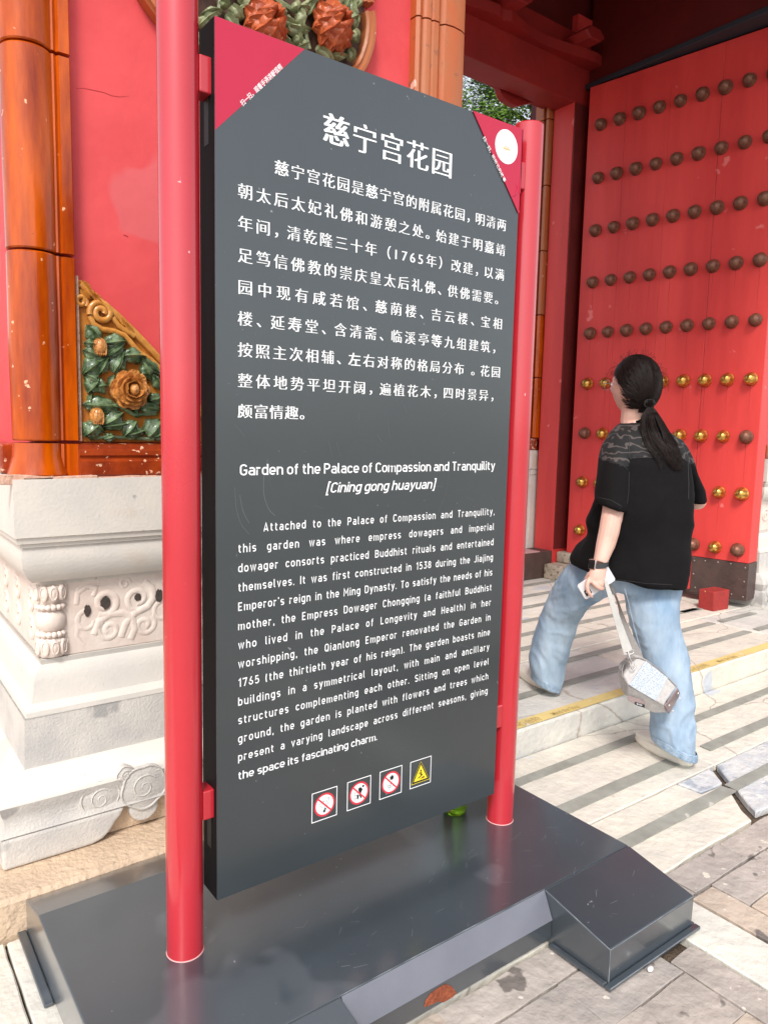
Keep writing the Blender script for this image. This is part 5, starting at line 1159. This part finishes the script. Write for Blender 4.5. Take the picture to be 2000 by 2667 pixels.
for k in range(620):
    u = hr.gauss(0, 1); u = max(-2.0, min(2.0, u)); uu = u/2.0
    end = hr.uniform(.72, 1.0)
    if uu < -.45 and hr.random() < .6: end = hr.uniform(.45, .85)
    pts = []; ph = hr.uniform(0, 6)
    P = [(926, 335, 0), (930, 360, 0), (945+uu*40, 430, 0), (975+uu*66, 520, 0), (1018+uu*72, 620, 0), (1062+uu*62, 700, 0), (1092+uu*44, 765, 0)]
    if uu < -.3: P = [(926, 335, 0), (922, 365, 0), (915+uu*40, 440, 0), (915+uu*40, 530, 0), (950+uu*45, 620, 0), (985+uu*40, 690, 0), (1010+uu*30, 760, 0)] if hr.random() < .55 else P
    n_ = len(P); m_ = max(3, int(round(end*(n_-1)))+1)
    for j, (x, y, _) in enumerate(P[:m_]):
        base = TIE if j == 0 else None
        lift = .006+.020*math.exp(-((j-2)/1.6)**2)*(1-abs(uu)*.6)+hr.uniform(0, .008)
        h = hitpt(x+hr.gauss(0, 8), y+hr.gauss(0, 7), off=lift)
        q = atD(zp(x, y), 2.955) if h is None or j < 2 else h
        if j == 1: q = TIE+RIGHT*(.004+.012*uu)-UP*.020-FWD*.006
        if base is not None: q = base+Vector((hr.gauss(0, .006), hr.gauss(0, .006), hr.gauss(0, .005)))
        if j == 2 and (q-TIE).length > .12: q = atD(zp(x, y), 2.945)
        pts.append(q)
    pts = [Vector(v) for v in crom([list(p_) for p_ in pts], 3)]
    r0 = hr.uniform(.0011, .0026); b.tube(pts, [r0*(1-.75*(i/(len(pts)-1))**2) for i in range(len(pts))], 4)
cbuild(b, 'ponytail', hairs, hair, smooth=True)
b = MB(); b.tube([hitpt(x, y, off=.004) or atD(zp(x, y), 3.0) for x, y in ((765, 476), (800, 466), (850, 470), (885, 455))], .005, 8); cbuild(b, 'collar', blackcloth, shirt, smooth=True)

# ---- shoes
for (h_, t_) in FT:
    d = (t_-h_).normalized(); s_ = Vector((-d.y, d.x, 0)); L = (t_-h_).length
    so = empty('shoe', h_); so.parent = person; so.location = h_-Vector(person.location)
    prof_ = [(-.012, .020, .060), (-.006, .032, .088), (.03, .038, .100), (.08, .040, .092), (.13, .044, .072), (.18, .049, .058), (.22, .046, .050), (.25, .036, .043), (.268, .018, .034)]
    b = MB(); rs = []
    for x, wd, ht in prof_:
        rs.append([h_+d*x*L/.262+s_*(wd*math.copysign(abs(math.cos(a))**.8, math.cos(a)))+UP*(.020+(ht+.006-.020)*max(0, math.sin(a))**.8) if math.sin(a) > 0 else h_+d*x*L/.262+s_*(wd*math.cos(a))+UP*.014 for a in [2*math.pi*q/24 for q in range(24)]])
    b.rings(rs); o_ = cbuild(b, 'upper', offw, so, smooth=True, angle=70)
    b = MB(); rs = []
    for o_x, z in ((0.0, .0015), (.005, .006), (.007, .018), (.003, .026), (.006, .034), (.002, .042), (-.004, .044)):
        rs.append([h_+d*(((.128+(.142+o_x)*math.cos(a)))*L/.262)+s_*((.046+o_x)*math.copysign(abs(math.sin(a))**.8, math.sin(a))*(1.0 if math.cos(a) > -.3 else .92))+UP*(z+(.006 if math.cos(a) > .8 and z < .01 else 0)) for a in [2*math.pi*q/36 for q in range(36)]])
    b.rings(rs); cbuild(b, 'sole', offs, so, smooth=True, angle=50)

# ---- watch
wt = empty('wristwatch', Z_(700, 480, 2.866)); wt.parent = person; wt.location = Vector(wt.location)-Vector(person.location)
b = MB(); L = Z_(560, 480, 2.866); Q = Z_(925, 440, 2.868); c = (L+Q)/2; a = (Q-L)/2*1.06; upv = UP*.010+RIGHT*.001
rs = []
for s, z in ((1.0, 1), (1.07, .9), (1.07, -.9), (1.0, -1)):
    rs.append([c+a*s*math.cos(t*math.pi/18)+FWD*.0315*s*math.sin(t*math.pi/18)+upv*z for t in range(36)])
b.rings(rs, caps=False); cbuild(b, 'watch_strap', mat('slate_rubber', (.035, .038, .042), rough=.6), wt, smooth=True, angle=40)
def rbox(c, ex, ey, ez, hx, hy, hz, r, n=5):
    """rounded-rectangle block: ex,ey face axes, ez thickness"""
    pts = []
    for sx, sy, a0 in ((1, 1, 0), (-1, 1, 90), (-1, -1, 180), (1, -1, 270)):
        for k in range(n+1):
            a = rad(a0+90*k/n); pts.append((sx*(hx-r)+r*math.cos(a), sy*(hy-r)+r*math.sin(a)))
    e = min(hz*.5, r*.4); b = MB()
    b.rings([[c+ex*(x*q)+ey*(y*q)+ez*z for x, y in pts] for q, z in ((1-e/hx, -hz), (1, -hz+e), (1, hz-e), (1-e/hx, hz))]); return b
wc = Z_(574, 455, 2.850); wn = (-RIGHT*.80-FWD*.60).normalized(); wx = UP.cross(wn).normalized()
cbuild(rbox(wc, wx, (UP+RIGHT*.1).normalized(), wn, .0165, .0195, .0055, .006), 'watch_case', mat('rose_silver', (.66, .55, .52), rough=.25, metal=.9), wt, smooth=True, angle=40)
cbuild(rbox(wc+wn*.0052, wx, (UP+RIGHT*.1).normalized(), wn, .0145, .0175, .0012, .005), 'watch_face', mat('black_glass', (.008, .006, .008), rough=.1), wt, smooth=True, angle=40)

# ---- phone
PA, PB = Z_(300, 1140, 2.866), Z_(1025, 655, 2.876)
px_ = (PB-PA).normalized(); pn = (-FWD*1.0-UP*.05).normalized(); py = pn.cross(px_).normalized(); pn = px_.cross(py).normalized(); pc = (PA+PB)/2
ph_ = empty('phone', pc); tag(ph_, 'white smartphone with black camera patch held in her left hand', 'phone')
cbuild(rbox(pc, px_, py, pn, .0720, .0345, .0042, .009), 'phone_case', mat('pale_phone_back', (.64, .61, .61), rough=.3, coat=.2), ph_, smooth=True, angle=40)
sgn = 1 if pn.dot(FWD) < 0 else -1
cbuild(rbox(pc-px_*.048+py*(-.012 if py.dot(UP) > 0 else .012), px_, py, pn*sgn, .0135, .0125, .0056, .004), 'camera_patch', mat('black_gloss', (.01, .01, .012), rough=.12), ph_, smooth=True, angle=40)
b = MB(); cc_ = pc-px_*.053+py*(-.008 if py.dot(UP) > 0 else .008)+pn*sgn*.0058; b.rings([[cc_+px_*r*math.cos(t*math.pi/8)+py*r*math.sin(t*math.pi/8)+pn*sgn*o for t in range(16)] for r, o in ((.0042, -.001), (.0042, .001), (.001, .0012))]); cbuild(b, 'lens', M['white'], ph_, smooth=True)

# ---- shoulder bag
fab = mat('grey_canvas', (.50, .475, .46), (.41, .39, .375), 60, .9, bump=.8, bscale=300, bdist=.002)
fabl = mat('mauve_leatherette', (.27, .20, .19), (.22, .165, .16), 30, .6, bump=.3)
strapm = mat('pale_grey_strap', (.50, .485, .455), (.43, .42, .40), 20, .6, bump=.2, bscale=200)
strapd = mat('grey_webbing', (.30, .275, .26), (.24, .22, .21), 40, .85, bump=.5, bscale=300)
steel = mat('bright_steel', (.85, .82, .80), rough=.15, metal=1.0)
meshm, t, p = new_mat('pale_blue_mesh'); tc = t.nodes.new('ShaderNodeTexCoord'); vo = t.nodes.new('ShaderNodeTexVoronoi'); vo.inputs['Scale'].default_value = 240; t.links.new(tc.outputs['Object'], vo.inputs[0]); rp_ = _ramp(t, [(.12, (.13, .16, .20)), (.5, (.45, .49, .54))]); t.links.new(vo.outputs['Distance'], rp_.inputs[0]); t.links.new(rp_.outputs[0], p.inputs['Base Color']); p.inputs['Roughness'].default_value = .7
G_ = lambda x, y, d: atD(zg(x, y), d)
bag = empty('shoulder_bag', G_(900, 700, 2.90)); tag(bag, 'small grey canvas bag hanging from a pale strap in her left hand', 'bag')
DB = 2.875
def bring(U, S, B, dU, dS, dB, back):
    u_, s_, b_2 = G_(*U, dU), G_(*S, dS), G_(*B, dB); k = FWD*back
    return [u_, u_.lerp(s_, .33), u_.lerp(s_, .67), s_, s_.lerp(b_2, .5), b_2, b_2+k*.6, (b_2+s_)/2+k, (s_+u_)/2+k, u_+k*.7]
b = MB()
rs = [bring((700, 235), (545, 400), (560, 500), DB+.04, DB+.035, DB+.05, .05), bring((745, 208), (515, 500), (560, 660), DB+.02, DB+.01, DB+.04, .085), bring((890, 258), (608, 662), (590, 860), DB+.005, DB-.012, DB+.035, .11),
      bring((1070, 375), (800, 775), (790, 1010), DB+.0, DB-.016, DB+.035, .115), bring((1250, 530), (1000, 890), (1030, 1130), DB+.0, DB-.016, DB+.035, .11), bring((1415, 700), (1190, 1000), (1262, 1130), DB+.005, DB-.010, DB+.03, .09)]
b.rings(rs); cbuild(b, 'bag_body', fab, bag, smooth=True, bevel=.006, seg=3, angle=50)
def quad_patch(pts, off, thick=.0015, m=None, name='panel', par=None, bev=.0):
    n = (pts[1]-pts[0]).cross(pts[3]-pts[0]).normalized()
    if n.dot(FWD) > 0: n = -n
    b = MB(); b.rings([[q+n*(off-thick) for q in pts], [q+n*off for q in pts]]); return cbuild(b, name, m, par, bevel=bev)
quad_patch([G_(895, 262, DB+.003), G_(1262, 545, DB-.002), G_(1060, 925, DB-.017), G_(618, 662, DB-.013)], .0022, .004, meshm, 'mesh_pocket', bag)
b = MB(); pts = [G_(1418, 700, DB+.004), G_(1192, 1002, DB-.012), G_(1262, 1135, DB+.028), G_(1420, 850, DB+.055), G_(1450, 780, DB+.04)]
cn = sum(pts, Vector())/5; b.rings([[q+(RIGHT*.8-UP*.5)*.002 for q in pts], [q+(RIGHT*.8-UP*.5)*.008+(cn-q)*.04 for q in pts]]); cbuild(b, 'bag_base', fabl, bag, bevel=.002)
for x, y, d in ((1412, 785, DB+.006), (1262, 985, DB+.0), (1440, 870, DB+.04), (1325, 1080, DB+.025)):
    b = MB(); dome(b, G_(x, y, d)+(RIGHT*.8-UP*.5)*.006, (RIGHT*.6-UP*.4-FWD*.6).normalized(), .0045, .005, 10, rim=False); cbuild(b, 'bag_stud', steel, bag, smooth=True)
b = MB(); b.rings([[G_(x, y, DB+d_) for x, y in ((585, 855), (620, 845), (760, 885), (890, 940), (878, 1045), (720, 985), (600, 915))] for d_ in (.010, .002)]); cbuild(b, 'flap_pocket', fabl, bag, bevel=.002)
b = MB(); b.rings([[G_(x, y, DB+d_) for x, y in ((718, 942), (882, 992), (878, 1045), (718, 992))] for d_ in (.0005, -.0015)]); cbuild(b, 'tag_label', M['black'], bag)
(vs, fs), = text_meshes(['ECOS'], offset=.02)
E0, E1 = G_(748, 985, DB-.0018), G_(835, 1010, DB-.0018); ev = (E1-E0); eu = (UP*.95+RIGHT*.1)*.0068; bb = bounds(vs)
b = MB(); b.add([E0+ev*((v[0]-bb[0])/(bb[1]-bb[0]))+eu*v[1] for v in vs], fs); cbuild(b, 'tag_print', M['white'], bag)
b = MB(); b.tube([G_(x, y, d) for x, y, d in ((530, 330, DB+.04), (505, 420, DB+.03), (520, 530, DB+.01), (610, 668, DB-.010), (800, 778, DB-.014), (1000, 893, DB-.014), (1190, 1003, DB-.010))], .0024, 6)
b.tube([G_(x, y, d) for x, y, d in ((530, 330, DB+.04), (600, 250, DB+.03), (700, 208, DB+.02), (800, 212, DB+.012), (900, 258, DB+.004), (1075, 370, DB), (1255, 530, DB), (1418, 700, DB+.004))], .0024, 6)
cbuild(b, 'piping', strapd, bag, smooth=True)
b = MB(); b.rings([[G_(x, y, DB+.06+d_) for x, y in ((440, 370), (470, 300), (530, 250), (585, 255), (520, 330), (500, 440), (470, 440))] for d_ in (0, .03)]); cbuild(b, 'side_lug', strapd, bag, bevel=.003)
A_ = lambda x, y, d: atD(za(x, y), d)
def ribbon(Ls, Rs, th, m, name):
    Ls = [Vector(v) for v in crom([list(q) for q in Ls], 4)]; Rs = [Vector(v) for v in crom([list(q) for q in Rs], 4)]
    b = MB(); b.rings([[l, r, r+FWD*th, l+FWD*th] for l, r in zip(Ls, Rs)]); return cbuild(b, name, m, bag, smooth=True, angle=40)
ribbon([A_(950, 640, 2.868), A_(938, 625, 2.842), A_(944, 700, 2.838), A_(985, 850, 2.845), A_(1050, 1100, 2.855), A_(1140, 1412, 2.862)], [A_(972, 640, 2.878), A_(962, 622, 2.846), A_(985, 700, 2.842), A_(1040, 850, 2.845), A_(1125, 1100, 2.855), A_(1232, 1378, 2.862)], .0025, strapm, 'strap')
ribbon([A_(955, 640, 2.878), A_(1010, 740, 2.90), A_(1075, 900, 2.92), A_(1110, 1100, 2.94), A_(1160, 1400, 2.945), A_(1180, 1470, 2.94)], [A_(975, 640, 2.874), A_(1040, 740, 2.895), A_(1110, 930, 2.91), A_(1200, 1150, 2.935), A_(1290, 1330, 2.94), A_(1355, 1480, 2.93)], .0025, strapd, 'strap')
b = MB(); b.tube([G_(x, y, 2.86) for x, y in ((535, 150), (660, 148), (700, 120), (690, 80), (660, 75))], .0020, 8)
b.tube([G_(x, y, 2.860) for x, y in ((600, 110), (612, 180), (640, 250), (655, 290))], [.0045, .005, .0042, .003], 8)
b.tube([G_(x, y, 2.862) for x, y in ((615, 235), (640, 330), (665, 400), (690, 415), (730, 370), (715, 310), (670, 275))], .0022, 8)
cbuild(b, 'snap_hook', steel, bag, smooth=True)


gwall = empty('garden_wall', (8, 26, 0)); tag(gwall, 'far red garden wall with tiled coping beyond the gate', 'wall')
b = MB(); b.box(-20, 60, 26, 26.6, -.03, 3.2); b.build('wall_body', M['wall'], gwall)
b = MB(); b.prism([(25.6, 3.2), (27.0, 3.2), (26.3, 3.9)], -20, 60, 'x'); b.build('coping', M['glaze_dark'], gwall)
# ================================================================ TREE
rt = random.Random(3)
tr = empty('tree', (17.2, 16.0, 0)); tag(tr, 'leafy green tree rising beyond the gate under a white sky', 'tree')
b = MB(); trunk = [(17.2, 16, -.03), (17.25, 16.1, 2), (17.1, 16, 4), (17.0, 16, 6), (17.0, 16.0, 8.5), (17.1, 16, 11)]
b.tube(trunk, [.34, .28, .24, .19, .12, .03], 12)
for k in range(16):
    z = 4+k*.45; a = k*2.4; L = 2.0-.08*k; p = Vector((17.0, 16, z)); q = p+Vector((math.cos(a)*L, math.sin(a)*L, L*.55))
    b.tube([p, p.lerp(q, .5)+Vector((0, 0, .15)), q], [.09, .055, .015], 7)
barkm = mat('bark', (.12, .085, .06), (.07, .05, .035), 9, .9, bump=1, bscale=20)
b.build('trunk', barkm, tr, smooth=True)
lm = mat('leaf_green', (.045, .095, .012), (.025, .055, .010), 1.2, .6); lp = lm.node_tree.nodes['Principled BSDF']
lm2 = mat('leaf_light', (.13, .24, .025), (.08, .16, .018), 1.5, .55)
b = MB()
clumps = []
for k in range(560):
    a = rt.uniform(0, 6.283); zz = rt.uniform(5.4, 13.2); rmax = 3.4*math.sqrt(max(.05, 1-((zz-9.4)/4.4)**2)); rr = rmax*rt.uniform(.30, 1.0)
    clumps.append((Vector((17.0+rr*math.cos(a), 16+rr*math.sin(a), zz)), rt.uniform(.28, .6)))
for c, s in clumps:
    mi = 0 if rt.random() < .55 else 1
    for j in range(165):
        p = c+Vector((rt.gauss(0, s*.5), rt.gauss(0, s*.5), rt.gauss(0, s*.36))); L = rt.uniform(.06, .11)
        d = Vector((rt.gauss(0, 1), rt.gauss(0, 1), rt.gauss(0, .5))).normalized(); e = d.orthogonal().normalized()*L*.42
        b.add([p-d*L*.7, p+e, p+d*L*.8, p-e], [(0, 1, 2, 3)], mi)
b.build('crown', [lm, lm2], tr)

for o in bpy.data.objects:
    n = o.name.split('.')[0]
    if o.parent is not None and n in ('scratch', 'plank_seam', 'worn_edge', 'hair_strands', 'ponytail', 'mortar_smear', 'scroll_carving', 'pierced_hollow', 'crown', 'plaster_crack', 'text_line', 'seam', 'chinese_title', 'tape_lettering', 'caption', 'stem'): o['kind'] = 'stuff'
